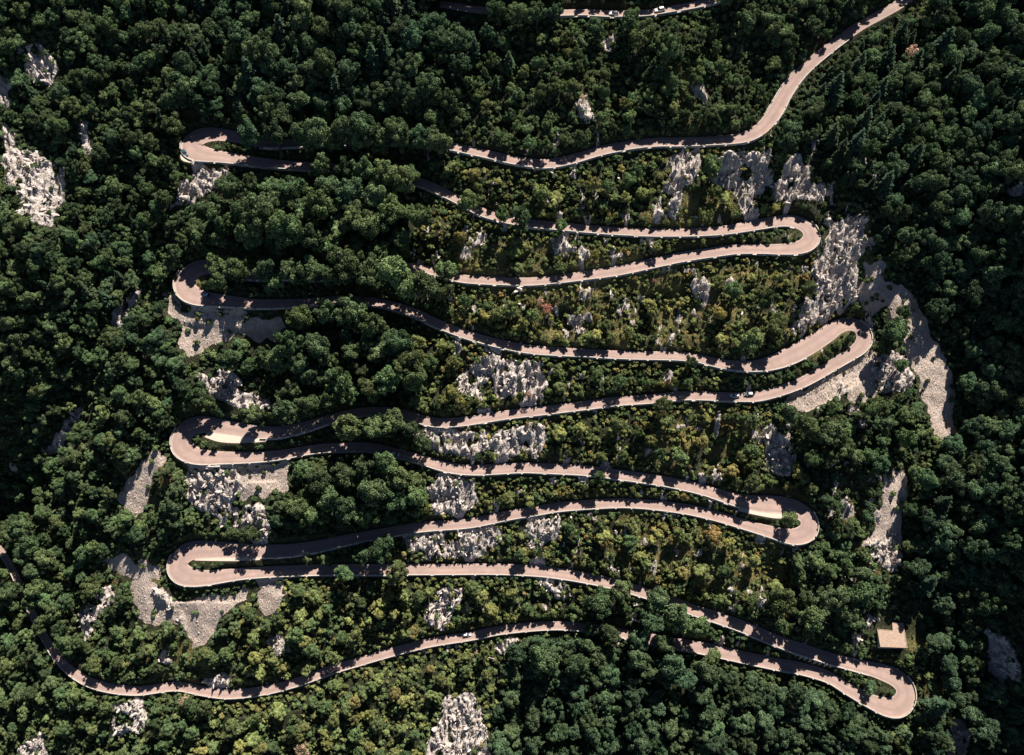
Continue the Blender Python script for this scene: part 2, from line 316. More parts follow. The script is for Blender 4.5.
def m_road():
    m, nt, b = mat('pinkish_asphalt'); L = nt.links
    at = N(nt, 'ShaderNodeAttribute', attribute_name='lane'); sep = N(nt, 'ShaderNodeSeparateColor'); L.new(at.outputs['Color'], sep.inputs[0])
    u = sep.outputs[0]; p = pos(nt)
    n = noise(nt, p, .25, 6, .65); n2 = noise(nt, p, 3.0, 4, .7)
    c = ramp(nt, n, [(.28, (.215, .146, .124)), (.5, (.285, .192, .162)), (.74, (.345, .238, .202))])
    # wheel tracks: smooth darker bands along the lanes, dust at the edges
    w = mathn(nt, 'SINE', mathn(nt, 'MULTIPLY', u, 4*math.pi)); t = ramp(nt, mathn(nt, 'MULTIPLY_ADD', w, .5, .5), [(.35, (0, 0, 0)), (.95, (.55, .55, .55))])
    c = mix(nt, t, c, (.19, .138, .122))
    e = mathn(nt, 'ABSOLUTE', mathn(nt, 'SUBTRACT', u, .5)); en = mathn(nt, 'ADD', e, mathn(nt, 'MULTIPLY', mathn(nt, 'SUBTRACT', noise(nt, p, .8, 4), .5), .16))
    c = mix(nt, ramp(nt, en, [(.40, (0, 0, 0)), (.49, (.8, .8, .8))]), c, (.42, .31, .255))
    pat = N(nt, 'ShaderNodeTexVoronoi'); pat.inputs['Scale'].default_value = .06; L.new(p, pat.inputs['Vector'])
    pbw = N(nt, 'ShaderNodeRGBToBW'); L.new(pat.outputs['Color'], pbw.inputs[0]); c = mix(nt, mathn(nt, 'MULTIPLY', pbw.outputs[0], .5), c, (.20, .145, .127))
    c = mix(nt, ramp(nt, n2, [(.4, (0, 0, 0)), (.8, (.3, .3, .3))]), c, (.17, .13, .115)); L.new(c, b.inputs['Base Color'])
    bump(nt, b, n2, .2, .03); return m
def m_simple(name, c1, c2, scale=2.0, bs=.3, bd=.05, rough=.85, detail=6):
    m, nt, b = mat(name); n = noise(nt, pos(nt), scale, detail, .7)
    nt.links.new(ramp(nt, n, [(.32, c1), (.68, c2)]), b.inputs['Base Color']); bump(nt, b, n, bs, bd); b.inputs['Roughness'].default_value = rough; return m
def m_stone_wall():
    m, nt, b = mat('dry_stone_masonry'); v = N(nt, 'ShaderNodeTexVoronoi'); v.inputs['Scale'].default_value = 1.9; nt.links.new(pos(nt, (1, 1, 1.5)), v.inputs['Vector'])
    hs = N(nt, 'ShaderNodeRGBToBW'); nt.links.new(v.outputs['Color'], hs.inputs[0])
    c = ramp(nt, hs.outputs[0], [(.2, (.24, .225, .21)), (.8, (.46, .42, .39))]); n = noise(nt, pos(nt), .4, 5)
    c = mix(nt, ramp(nt, n, [(.45, (0, 0, 0)), (.7, (.6, .6, .6))]), c, (.13, .12, .11)); nt.links.new(c, b.inputs['Base Color']); bump(nt, b, v.outputs['Distance'], -.6, .2); return m
def m_rock():
    m, nt, b = mat('limestone'); oi = N(nt, 'ShaderNodeObjectInfo')
    c, n1, n2 = limestone(nt, pos(nt, (1.3, .9, .9))); c = mix(nt, mathn(nt, 'MULTIPLY', oi.outputs['Random'], .4), c, (.40, .345, .315)); nt.links.new(c, b.inputs['Base Color'])
    bump(nt, b, n2, .7, .3); return m
def m_leaf(name, dark, mid, light):
    m, nt, b = mat(name); L = nt.links; nt.nodes.remove(b)
    at = N(nt, 'ShaderNodeAttribute', attribute_name='tint', attribute_type='INSTANCER'); oi = N(nt, 'ShaderNodeObjectInfo')
    lv = N(nt, 'ShaderNodeAttribute', attribute_name='leaf')
    c = ramp(nt, at.outputs['Fac'], [(0, dark), (.45, mid), (.82, light), (.93, tuple(a*f for a, f in zip(light, (1.05, .78, .8)))), (1, tuple(a*f for a, f in zip(light, (1.05, .66, .78))))])
    hsv = N(nt, 'ShaderNodeHueSaturation'); L.new(c, hsv.inputs['Color'])
    L.new(mathn(nt, 'MULTIPLY_ADD', oi.outputs['Random'], .05, .475), hsv.inputs['Hue'])
    L.new(mathn(nt, 'MULTIPLY', mathn(nt, 'MULTIPLY_ADD', lv.outputs['Fac'], 1.6, .28), mathn(nt, 'MULTIPLY_ADD', mathn(nt, 'FRACT', mathn(nt, 'MULTIPLY', oi.outputs['Random'], 7.31)), .65, .68)), hsv.inputs['Value']); hsv.inputs['Saturation'].default_value = .95
    d = N(nt, 'ShaderNodeBsdfDiffuse'); t = N(nt, 'ShaderNodeBsdfTranslucent'); mx = N(nt, 'ShaderNodeMixShader'); mx.inputs[0].default_value = .28
    L.new(hsv.outputs[0], d.inputs[0]); L.new(hsv.outputs[0], t.inputs[0]); L.new(d.outputs[0], mx.inputs[1]); L.new(t.outputs[0], mx.inputs[2])
    L.new(mx.outputs[0], nt.nodes['Material Output'].inputs[0]); return m
M = dict(ground=m_ground(), road=m_road(), wall=m_stone_wall(), rock=m_rock(),
    gravel=m_simple('pale_roadside_gravel', (.35, .275, .225), (.47, .38, .315), 2.5, .4, .05),
    coping=m_simple('pale_parapet_stone', (.27, .24, .21), (.44, .395, .35), 1.2, .4, .05),
    leaf=m_leaf('foliage', (.050, .086, .050), (.110, .152, .060), (.25, .262, .085)),
    pine=m_leaf('needles', (.036, .064, .042), (.068, .10, .05), (.11, .14, .055)),
    autumn=m_leaf('autumn_foliage', (.22, .12, .06), (.34, .17, .10), (.42, .28, .20)),
    bark=m_simple('bark', (.05, .04, .03), (.13, .105, .085), 6, .5, .03))

# ------------------------------------------------------------------ object helpers
def link(o, parent=None):
    COL.objects.link(o)
    if parent is not None: o.parent = parent
    return o
def meshobj(name, verts, faces, m, parent=None, smooth=False):
    me = bpy.data.meshes.new(name); me.from_pydata([tuple(v) for v in verts], [], faces); me.update()
    for x in (m if isinstance(m, (list, tuple)) else [m]): me.materials.append(x)
    if smooth: me.shade_smooth()
    return link(bpy.data.objects.new(name, me), parent)
def grid_mesh(name, V, ni, nj, m, parent=None, smooth=False):
    me = bpy.data.meshes.new(name); V = np.ascontiguousarray(V.reshape(-1, 3), dtype=np.float32)
    a = (np.arange(ni-1)[:, None]*nj+np.arange(nj-1)[None]).ravel(); F = np.stack([a, a+1, a+nj+1, a+nj], 1).astype(np.int32)
    me.vertices.add(len(V)); me.vertices.foreach_set('co', V.ravel()); me.loops.add(F.size); me.loops.foreach_set('vertex_index', F.ravel())
    me.polygons.add(len(F)); me.polygons.foreach_set('loop_start', np.arange(0, F.size, 4, dtype=np.int32)); me.polygons.foreach_set('loop_total', np.full(len(F), 4, np.int32))
    me.update(); me.validate(); me.materials.append(m)
    if smooth: me.shade_smooth()
    return link(bpy.data.objects.new(name, me), parent)
def tag(o, label=None, cat=None, group=None, kind=None):
    if label: o['label'] = label
    if cat: o['category'] = cat
    if group: o['group'] = group
    if kind: o['kind'] = kind
    return o
def thing(name, label, cat, loc=(0, 0, 0), rz=0, group=None):
    o = bpy.data.objects.new(name, None); o.empty_display_size = .3; o.location = loc; o.rotation_euler = (0, 0, rz); link(o)
    return tag(o, label, cat, group)
def attr_color(o, name, arr):
    a = o.data.color_attributes.new(name, 'FLOAT_COLOR', 'POINT'); a.data.foreach_set('color', np.ascontiguousarray(arr, dtype=np.float32).ravel())

# ------------------------------------------------------------------ ground and roads
g = grid_mesh('mountainside', np.stack([GX, GY, H], -1), nY, nX, M['ground'], smooth=False)
attr_color(g, 'cover', np.stack([mR, mS, mD, np.ones_like(mR)], -1).reshape(-1, 4)); tag(g, kind='structure')

def strip(name, p, m, dz=0.0, nc=9, clampR=True):
    n = len(p['x']); k = curv(p) if clampR else np.zeros(n); hw = p['w']/2
    wl = hw.copy(); wr = hw.copy()   # left = +normal
    if clampR:
        rad = .88/np.maximum(np.abs(k), 1e-4)
        wl = np.where(k > 0, np.minimum(wl, rad), wl); wr = np.where(k < 0, np.minimum(wr, rad), wr)
    u = np.linspace(0, 1, nc); off = -wr[:, None]+(wl+wr)[:, None]*u[None]
    X = p['x'][:, None]-p['ty'][:, None]*off; Y = p['y'][:, None]+p['tx'][:, None]*off
    crown = .05*(1-(2*u-1)**2)[None]
    Z = p['z'][:, None]+crown+dz+0*off
    o = grid_mesh(name, np.stack([X, Y, Z], -1), n, nc, m, smooth=True)
    U = np.broadcast_to(u[None], X.shape); attr_color(o, 'lane', np.stack([U, U, U, np.ones_like(U)], -1).reshape(-1, 4))
    # normals up
    if o.data.polygons[0].normal.z < 0: o.data.flip_normals()
    return o, wl, wr
ro, WL, WR = strip('road', MAIN, M['road']); tag(ro, kind='structure')
rt, TWL, TWR = strip('road', TOP, M['road']); tag(rt, kind='structure')
for l in LB:
    o, _, _ = strip('gravel_layby', l, M['gravel'], dz=-.02, nc=5, clampR=False); tag(o, kind='structure')

# ------------------------------------------------------------------ walls along the legs
def box_path(V, F, P, Nn, z0, z1, a, b):
    """closed ribbon: P (n,2) along, Nn outward normals, inner offset a, outer b, bottoms z0, tops z1"""
    base_i = len(V); n = len(P)
    for i in range(n):
        for (o, zz) in ((a, z0[i]), (a, z1[i]), (b[i] if np.ndim(b) else b, z1[i]), (b[i] if np.ndim(b) else b, z0[i])):
            V.append((P[i][0]+Nn[i][0]*o, P[i][1]+Nn[i][1]*o, zz))
    for i in range(n-1):
        q = base_i+i*4
        for c in range(4): F.append((q+c, q+4+c, q+4+(c+1) % 4, q+(c+1) % 4))
    F.append((base_i, base_i+1, base_i+2, base_i+3)); e = base_i+(n-1)*4; F.append((e+3, e+2, e+1, e))
def nearest(p, px, py, lo=0, hi=None):
    d = (p['px']-px)**2+(p['py']-py)**2; return int(d.argmin())
WALLS = []
def wall(p, wl, wr, A, B, side, label, gap=7.5, ph=.85, seed=0):
    i0 = nearest(p, *A); i1 = nearest(p, *B)
    if i0 > i1: i0, i1 = i1, i0
    t = thing('roadside_wall', label, 'wall', (p['x'][i0], p['y'][i0], p['z'][i0]), 0, 'stone walls along the road')
    t['kind'] = 'thing'; ox, oy, oz = t.location; rnd = random.Random(seed+i0)
    sgn = 1 if side == 'L' else -1; w = (wl if side == 'L' else wr)
    idx = np.arange(i0, i1+1); nx = -p['ty'][idx]*sgn; ny = p['tx'][idx]*sgn
    X = p['x'][idx]+nx*(w[idx]+.04); Y = p['y'][idx]+ny*(w[idx]+.04); Z = p['z'][idx]
    nxs, nys = gsm(nx, 2) if len(nx) > 14 else nx, gsm(ny, 2) if len(ny) > 14 else ny
    P = np.stack([X-ox, Y-oy], 1); Nn = np.stack([nxs, nys], 1)
    # masonry: from below ground to road level, battered outwards
    gz = np.minimum(ground(X+nxs*1.3, Y+nys*1.3), ground(X+nxs*2.2, Y+nys*2.2)); depth = np.clip(Z-gz, .4, 14)
    V = []; F = []
    n = len(P); top_o = .55; bo = .55+depth*.12
    for i in range(n):
        z0 = -(-(Z[i]-oz))-depth[i]-.7
        for (o, zz) in ((.0, z0), (.0, Z[i]-oz+.02), (top_o, Z[i]-oz+.02), (bo[i], z0)): V.append((P[i][0]+Nn[i][0]*o, P[i][1]+Nn[i][1]*o, zz))
    for i in range(n-1):
        q = i*4
        for c in range(4): F.append((q+c, q+4+c, q+4+(c+1) % 4, q+(c+1) % 4))
    F.append((0, 1, 2, 3)); e = (n-1)*4; F.append((e+3, e+2, e+1, e))
    meshobj('masonry', V, F, M['wall'], t)
    V = []; F = []; s = 0
    step = .9
    while s < n-3:
        L = int(gap/step*rnd.uniform(.7, 1.5)); e = min(n-1, s+L)
        if e-s >= 2:
            hj = ph*rnd.uniform(.8, 1.08)
            box_path(V, F, P[s:e+1], Nn[s:e+1], Z[s:e+1]-oz+.02, Z[s:e+1]-oz+hj, .05, .40)
        s = e+(1 if rnd.random() < .8 else 2)
    meshobj('parapet', V, F, M['coping'], t)
    WALLS.append((X, Y, Z, depth))
if __name__ == '__main__' or True:
    W = lambda *a, **k: wall(MAIN, WL, WR, *a, **k)
    W((758,131),(452,147),'L','pale stone wall below the topmost descending road leg, above the white cliff')
    W((430,143.5),(262,143.5),'L','stone wall edging the shaded road stretch just above the first left bend')
    W((199,136),(812,236),'R','long stone wall that starts round the top left bend and edges the leg below it') if False else None
    W((192,142),(795,222),'R','long stone wall curving out of the uppermost left bend and along the leg below it')
    W((806,227),(214,267),'L','stone wall round the topmost right bend and along the leg descending left from it')
    W((186,275),(800,351),'R','stone wall from the second left bend down to the bend with the grassy wedge')
    W((857,326),(262,432),'L','stone wall round the wedge shaped right bend, above the grey scree fan')
    W((183,432),(741,500),'R','stone wall from the third left bend along the leg passing the silver car')
    W((806,517),(262,551),'L','stone wall round the right bend with the round shrub island')
    W((180,560),(868,668),'R','stone wall from the lowest left bend down to the flat roofed hut')
    W((901,682),(-45,514),'L','stone wall round the lowest right bend and along the bottom road')
    W((800,73.5),(770,119),'R','short pale wall on the inner edge of the road above the top cliff', ph=.6)
    W((845,36),(768,122),'L','broken white wall beside the straight road climbing to the top right corner', gap=9, ph=.7)
    wall(TOP, TWL, TWR, (560,11),(735,-6),'R','white wall segments edging the road stretch at the top of the picture')

# ------------------------------------------------------------------ light, world, camera
SUN_AZ = R(27); SUN_EL = R(52)
sv = Vector((math.sin(SUN_AZ)*math.cos(SUN_EL), math.cos(SUN_AZ)*math.cos(SUN_EL), math.sin(SUN_EL)))
sl = bpy.data.lights.new('sun', 'SUN'); sl.energy = 5.0; sl.angle = R(.53); sl.color = (1, .945, .86)
so = link(bpy.data.objects.new('sun', sl)); so.rotation_euler = sv.to_track_quat('Z', 'Y').to_euler(); so.location = (0, 0, 500)
w = bpy.data.worlds.new('World'); S.world = w; w.use_nodes = True; nt = w.node_tree
sky = N(nt, 'ShaderNodeTexSky'); sky.sky_type = 'NISHITA'; sky.sun_disc = False; sky.sun_elevation = SUN_EL; sky.sun_rotation = SUN_AZ; sky.altitude = 2500; sky.air_density = .6; sky.dust_density = .1; sky.ozone_density = 1.6
nt.links.new(sky.outputs[0], nt.nodes['Background'].inputs[0]); nt.nodes['Background'].inputs[1].default_value = .05
cd = bpy.data.cameras.new('camera'); cd.lens = 30; cd.sensor_width = 36; cd.clip_end = 4000; cd.clip_start = 1
co = link(bpy.data.objects.new('camera', cd)); co.location = CAM; co.rotation_euler = (THETA, 0, 0); S.camera = co
S.view_settings.view_transform = 'Standard'; S.view_settings.look = 'None'; S.view_settings.gamma = 1; S.view_settings.exposure = 1.25
S.cycles.max_bounces = 4; S.cycles.diffuse_bounces = 1; S.cycles.transmission_bounces = 2; S.cycles.transparent_max_bounces = 4

# ------------------------------------------------------------------ plants: meshes
def quads(C, U, Vv, su, sv, jit=.25):
    n = len(C); J = RNG.uniform(1-jit, 1+jit, (n, 4))
    a = C-U*(su*J[:, 0])[:, None]-Vv*(sv*J[:, 1])[:, None]*.6; b = C+U*(su*J[:, 1])[:, None]-Vv*(sv*J[:, 2])[:, None]
    c = C+U*(su*J[:, 2])[:, None]*.6+Vv*(sv*J[:, 3])[:, None]; d = C-U*(su*J[:, 3])[:, None]+Vv*(sv*J[:, 0])[:, None]*.8
    return np.stack([a, b, c, d], 1).reshape(-1, 3)
def frame(Nr):
    r = RNG.normal(size=Nr.shape); U = np.cross(Nr, r); U /= np.linalg.norm(U, axis=1)[:, None]+1e-9
    return U, np.cross(Nr, U)
def unit(n): d = RNG.normal(size=(n, 3)); return d/np.linalg.norm(d, axis=1)[:, None]
def leaf_mesh(name, V, leafval, mats, extra=None, raw=False):
    n = len(V)//4; F = [tuple(range(4*i, 4*i+4)) for i in range(n)]; mi = [0]*n; lv = np.repeat(leafval, 4)
    verts = V
    if extra is not None:
        ev, ef = extra; off = len(V); verts = np.vstack([V, ev]); F += [tuple(off+k for k in f) for f in ef]; mi += [1]*len(ef); lv = np.concatenate([lv, np.full(len(ev), .5)])
    me = bpy.data.meshes.new(name); me.from_pydata(verts.tolist(), [], F)
    for m in mats: me.materials.append(m)
    me.polygons.foreach_set('material_index', mi); a = me.attributes.new('leaf', 'FLOAT', 'POINT'); a.data.foreach_set('value', lv.astype(np.float32)); me.update()
    return me
def tube(P, rad, n=6):
    V = []; F = []
    for i, (p, r) in enumerate(zip(P, rad)):
        for k in range(n):
            a = 2*math.pi*k/n; V.append((p[0]+r*math.cos(a), p[1]+r*math.sin(a), p[2]))
    for i in range(len(P)-1):
        for k in range(n): F.append((i*n+k, i*n+(k+1) % n, (i+1)*n+(k+1) % n, (i+1)*n+k))
    F.append(tuple(range((len(P)-1)*n, len(P)*n))); return V, F
def trunk_geo(h, r0, seed, limbs=5, spread=.55):
    rd = random.Random(seed); V, F = tube([(0, 0, -.25), (.02, .01, h*.3), (rd.uniform(-.06, .06), rd.uniform(-.06, .06), h*.7), (rd.uniform(-.1, .1), rd.uniform(-.1, .1), h)], [r0*1.35, r0, r0*.7, r0*.3])
    for i in range(limbs):
        a = i*2*math.pi/limbs+rd.uniform(-.4, .4); z = h*rd.uniform(.35, .7); L = spread*rd.uniform(.7, 1.1)
        v, f = tube([(0, 0, z), (L*.5*math.cos(a), L*.5*math.sin(a), z+L*.35), (L*math.cos(a), L*math.sin(a), z+L*.8)], [r0*.5, r0*.35, r0*.12], 5)
        o = len(V); V += v; F += [tuple(o+k for k in q) for q in f]
    return np.array(V), F
def broad_crown(nleaf, seed, ls=.085, flat=.85, lobes=20, zc=1.35):
    global RNG
    RNG = np.random.default_rng(seed); d = unit(lobes*3); d = d[d[:, 2] > -.45][:lobes]; K = len(d)
    rr = RNG.uniform(.36, .95, K); c = d*rr[:, None]*np.array([RNG.uniform(.8, 1.15), RNG.uniform(.8, 1.15), flat*RNG.uniform(.85, 1.25)]); lr = RNG.uniform(.15, .32, K)*(1.15-.3*rr)
    c = np.vstack([c, [[0, 0, .1]]]); lr = np.append(lr, .58)
    w = lr**2; w /= w.sum(); k = RNG.choice(K+1, nleaf*2, p=w); dd = unit(nleaf*2); dd[:, 2] += .25; dd /= np.linalg.norm(dd, axis=1)[:, None]
    p = c[k]+dd*(lr[k]*RNG.uniform(.78, 1.1, nleaf*2))[:, None]*np.array([1, 1, .9])
    ins = (np.linalg.norm(p[:, None]-c[None], axis=2) < lr[None]*.72).any(1); p = p[~ins][:nleaf]; dd = dd[~ins][:nleaf]; kk = k[~ins][:nleaf]
    n = dd+unit(len(p))*.9; n /= np.linalg.norm(n, axis=1)[:, None]; U, V = frame(n); s = ls*RNG.uniform(.6, 1.35, len(p)); p[:, 2] += zc
    lobe_tone = RNG.uniform(-.22, .22, K+1)
    return quads(p, U, V, s*.62, s*.5), np.clip(RNG.uniform(.2, .8, len(p))+lobe_tone[kk], 0, 1)
def shrub_geo(nleaf, seed, ls=.17, flat=.75):
    return broad_crown(nleaf, seed, ls, flat, 14, .62)
def pine_crown(nleaf, seed, h=3.2):
    global RNG
    RNG = np.random.default_rng(seed); P = []; Nn = []
    tiers = 13
    for t in range(tiers):
        f = t/(tiers-1); z = h*(.22+.76*f); rad = (1-f)**.8*1.0+.06; nb = int(6+7*(1-f))
        for b in range(nb):
            a = RNG.uniform(0, 6.283); L = rad*RNG.uniform(.75, 1.08); m = int(nleaf*L/(tiers*5.2))+2; q = RNG.uniform(.12, 1, m)**.7
            P.append(np.stack([np.cos(a)*L*q, np.sin(a)*L*q, z-.28*L*q+RNG.normal(0, .035, m)], 1)+RNG.normal(0, .05, (m, 3))*[1, 1, .3]); Nn.append(np.tile([math.cos(a)*.35, math.sin(a)*.35, 1.0], (m, 1)))
    P = np.vstack(P); n = np.vstack(Nn)+unit(len(P))*.6; n /= np.linalg.norm(n, axis=1)[:, None]; U, V = frame(n); s = .10*RNG.uniform(.6, 1.3, len(P))
    return quads(P, U, V, s*.6, s*.45), RNG.uniform(.2, .8, len(P))
def bare_crown(seed):  # thin, half dead crown
    return broad_crown(900, seed, .08, 1.0, 14, 1.15)

NB, NS_, NP = 8, 7, 4
BCR = []; BTR = []; SH = []; PCR = []; PTR = []; ACR = []
for i in range(NB):
    V, lv = broad_crown(5200, 100+i, .072, .82+.05*(i % 4), 30+6*(i % 4)); BCR.append(leaf_mesh('crown', V, lv, [M['leaf']]))
    tv, tf = trunk_geo(1.35, .075, i); me = bpy.data.meshes.new('trunk'); me.from_pydata(tv.tolist(), [], tf); me.materials.append(M['bark']); BTR.append(me)
for i in range(NS_):
    V, lv = shrub_geo(1300, 200+i, .125, .7+.06*(i % 3)); tv, tf = trunk_geo(.5, .05, 30+i, 4, .35); SH.append(leaf_mesh('shrub', V, lv, [M['leaf'], M['bark']], (tv, tf)))
for i in range(NP):
    V, lv = pine_crown(3600, 300+i, 3.0+.25*i); PCR.append(leaf_mesh('crown', V, lv, [M['pine']]))
    tv, tf = trunk_geo(2.9+.2*i, .06, 50+i, 3, .2); me = bpy.data.meshes.new('trunk'); me.from_pydata(tv.tolist(), [], tf); me.materials.append(M['bark']); PTR.append(me)
for i in range(2):
    V, lv = bare_crown(400+i); ACR.append(leaf_mesh('crown', V, lv, [M['autumn']]))

# ------------------------------------------------------------------ instanced stuff (one object, geometry nodes)
def variant_collection(name, items):
    c = bpy.data.collections.new(name)
    for i, parts in enumerate(items):
        # join parts into one mesh with bmesh so a variant is a single object
        if len(parts) == 1: me = parts[0]
        else:
            bm = bmesh.new(); mats = []; me = bpy.data.meshes.new(name)
            for p in parts:
                s0 = len(bm.faces); bm.from_mesh(p); bm.faces.ensure_lookup_table()
                for f in list(bm.faces)[s0:]: f.material_index = len(mats)
                mats += list(p.materials)
            bm.to_mesh(me); bm.free()
            for m in mats: me.materials.append(m)
        c.objects.link(bpy.data.objects.new('%s_%02d' % (name, i), me))
    return c
def scatter(name, P, vi, sc, rot, tint, coll):
    me = bpy.data.meshes.new(name); me.vertices.add(len(P)); me.vertices.foreach_set('co', np.asarray(P, np.float32).ravel())
    for nm, ty, arr in (('vi', 'INT', np.asarray(vi, np.int32)), ('tint', 'FLOAT', np.asarray(tint, np.float32))):
        a = me.attributes.new(nm, ty, 'POINT'); a.data.foreach_set('value', arr)
    for nm, arr in (('sc', sc), ('rot', rot)):
        a = me.attributes.new(nm, 'FLOAT_VECTOR', 'POINT'); a.data.foreach_set('vector', np.asarray(arr, np.float32).ravel())
    o = link(bpy.data.objects.new(name, me)); ng = bpy.data.node_groups.new(name, 'GeometryNodeTree')
    ng.interface.new_socket('Geometry', in_out='INPUT', socket_type='NodeSocketGeometry'); ng.interface.new_socket('Geometry', in_out='OUTPUT', socket_type='NodeSocketGeometry')
    gi = ng.nodes.new('NodeGroupInput'); go = ng.nodes.new('NodeGroupOutput'); ip = ng.nodes.new('GeometryNodeInstanceOnPoints'); ci = ng.nodes.new('GeometryNodeCollectionInfo')
    ci.inputs['Collection'].default_value = coll; ci.inputs['Separate Children'].default_value = True; ci.inputs['Reset Children'].default_value = True
    def na(nm, ty):
        n = ng.nodes.new('GeometryNodeInputNamedAttribute'); n.data_type = ty; n.inputs['Name'].default_value = nm; return n.outputs['Attribute']
    L = ng.links; L.new(gi.outputs[0], ip.inputs['Points']); L.new(ci.outputs[0], ip.inputs['Instance']); ip.inputs['Pick Instance'].default_value = True
    L.new(na('vi', 'INT'), ip.inputs['Instance Index']); L.new(na('sc', 'FLOAT_VECTOR'), ip.inputs['Scale'])
    er = ng.nodes.new('FunctionNodeEulerToRotation'); L.new(na('rot', 'FLOAT_VECTOR'), er.inputs[0]); L.new(er.outputs[0], ip.inputs['Rotation']); L.new(ip.outputs[0], go.inputs[0])
    md = o.modifiers.new('scatter', 'NODES'); md.node_group = ng; tag(o, kind='stuff'); return o

# ------------------------------------------------------------------ where the plants stand
def P2(*a): return a
ZONES = [ # outline in the picture, rmin, rmax (px), tint lo, hi, share of conifers, keep
 ([(900,636),(935,636),(950,690),(930,715),(915,680),(900,655)], 2.2,4.5,.35,.7,0,.6),
 ([(640,150),(770,150),(790,225),(640,228)], 2.2,6.5,.45,.95,0,.75),
 ([(455,165),(650,165),(650,228),(520,222),(470,205)], 2.6,8,.3,.95,0,1),
 ([(430,190),(640,232),(850,250),(850,330),(720,352),(520,345),(440,322),(450,285),(400,270)], 2,6.2,.42,1,0,.85),
 ([(400,330),(520,352),(720,365),(740,392),(520,412),(430,420),(410,400)], 2.4,7.5,.35,.98,0,1),
 ([(420,425),(740,398),(800,430),(800,500),(660,478),(440,462)], 2.2,7.5,.35,1,0,.9),
 ([(430,475),(680,492),(700,508),(540,505),(430,525)], 2.2,5.5,.45,1,0,1),
 ([(400,535),(640,512),(800,545),(790,620),(600,575),(380,565)], 2.2,7.2,.38,1,0,.88),
 ([(260,575),(600,582),(560,622),(400,645),(230,690),(230,640)], 2.6,7.5,.35,.93,0,1),
 ([(230,695),(400,652),(520,638),(500,690),(480,760),(250,780),(150,770)], 2.6,7,.35,.93,0,1),
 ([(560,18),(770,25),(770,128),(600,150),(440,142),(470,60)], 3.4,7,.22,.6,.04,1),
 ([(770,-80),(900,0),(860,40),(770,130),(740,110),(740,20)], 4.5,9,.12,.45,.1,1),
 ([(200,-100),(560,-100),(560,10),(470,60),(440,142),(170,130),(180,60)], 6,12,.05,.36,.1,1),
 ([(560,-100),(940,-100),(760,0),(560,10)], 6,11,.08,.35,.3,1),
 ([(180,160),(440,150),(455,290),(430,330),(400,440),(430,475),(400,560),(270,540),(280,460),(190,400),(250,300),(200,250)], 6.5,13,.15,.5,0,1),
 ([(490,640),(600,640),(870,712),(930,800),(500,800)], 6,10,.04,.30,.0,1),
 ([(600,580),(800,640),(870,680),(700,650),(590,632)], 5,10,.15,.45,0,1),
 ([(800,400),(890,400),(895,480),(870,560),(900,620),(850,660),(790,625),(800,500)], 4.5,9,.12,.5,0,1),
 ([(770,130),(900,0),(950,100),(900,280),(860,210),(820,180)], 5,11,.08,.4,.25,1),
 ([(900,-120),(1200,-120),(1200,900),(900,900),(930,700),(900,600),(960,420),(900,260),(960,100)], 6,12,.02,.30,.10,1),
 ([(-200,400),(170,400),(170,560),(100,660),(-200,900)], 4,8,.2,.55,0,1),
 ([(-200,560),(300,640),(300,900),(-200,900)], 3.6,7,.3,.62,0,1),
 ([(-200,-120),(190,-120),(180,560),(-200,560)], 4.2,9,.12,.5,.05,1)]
BIG = [(310,141,9),(335,142,11),(358,140,12),(380,141,11),(402,140,11),(422,141,10),(322,168,10),(300,276,9),(330,277,11),(555,13,8),(538,14,9),(520,14,10),(498,12,10),(725,-1,7),(740,-5,9),(610,630,11),(640,632,11),(665,638,10),(590,626,8),(30,600,9),(12,580,9),(40,625,8),(47,560,11),(40,590,11),(54,614,10),(66,642,9),(22,528,11),(30,546,11),(32,573,10),(46,600,9),(23,553,10),(60,630,8),(12,535,10),(70,652,6),(250,128,11),(275,132,12),(300,134,11),(215,255,11),(240,258,12),(265,262,12),(290,258,12),(188,408,7),(210,405,8),(230,412,8),(255,414,9),(285,412,10),(310,405,10),(330,398,11),(235,540,7),(250,535,8),(600,470,5),(800,492,9),(775,490,9),(750,484,8),(560,224,6),(520,210,9),(500,203,8),(470,193,9),(318,132,12),(345,133,13),(364,123,14),(397,126,12),(420,132,11),(438,143,12),(345,170,11),(366,171,13),(387,176,13),(402,184,12),(350,192,14),(374,197,14),(322,206,16),(412,166,9),(392,212,14),
(262,210,16),(285,232,17),(250,236,14),(310,238,15),(368,228,15),(310,262,13),(345,262,16),(368,272,14),(392,270,16),(407,284,13),(427,285,14),(441,292,10),(276,284,9),(445,270,9),
(300,319,13),(329,313,13),(351,311,13),(374,326,13),(290,345,14),(318,350,14),(398,345,14),(410,362,13),(390,378,15),(372,390,13),(415,380,12),(340,385,13),
(350,427,15),(376,429,13),(392,424,13),(409,431,9),(421,443,8),(383,465,13),(345,476,13),(362,470,12),(402,478,13),(320,482,12),(372,492,14),(395,500,13),(345,510,14),(330,500,12),(415,495,11),(310,515,11),
(383,548,13),(365,556,9),(398,558,10),(345,560,8),(655,600,12),(622,590,11),(600,602,12),(678,618,13),(700,626,10),(650,622,13),(712,650,8),(545,660,15),(575,668,13),(600,655,10),(638,657,12),(672,665,12),(705,672,12),
(818,213,9),(866,312,9),(895,333,13),(884,347,9),(712,168,10),(869,409,10),(903,365,6),(788,519,7),(216,282,8),(660,405,8),(765,300,10),(750,340,12),(775,330,9),(690,362,6),(735,290,8),
(805,425,11),(830,432,12),(845,450,10),(815,460,10),(905,440,9),(925,480,11),(910,510,8),(930,520,12),(790,415,8),(640,40,10),(648,30,8),(632,22,9),(670,52,10),(595,25,8),(905,315,7),(830,600,13),(815,620,12),(850,615,11),(780,600,13),(860,595,12)]
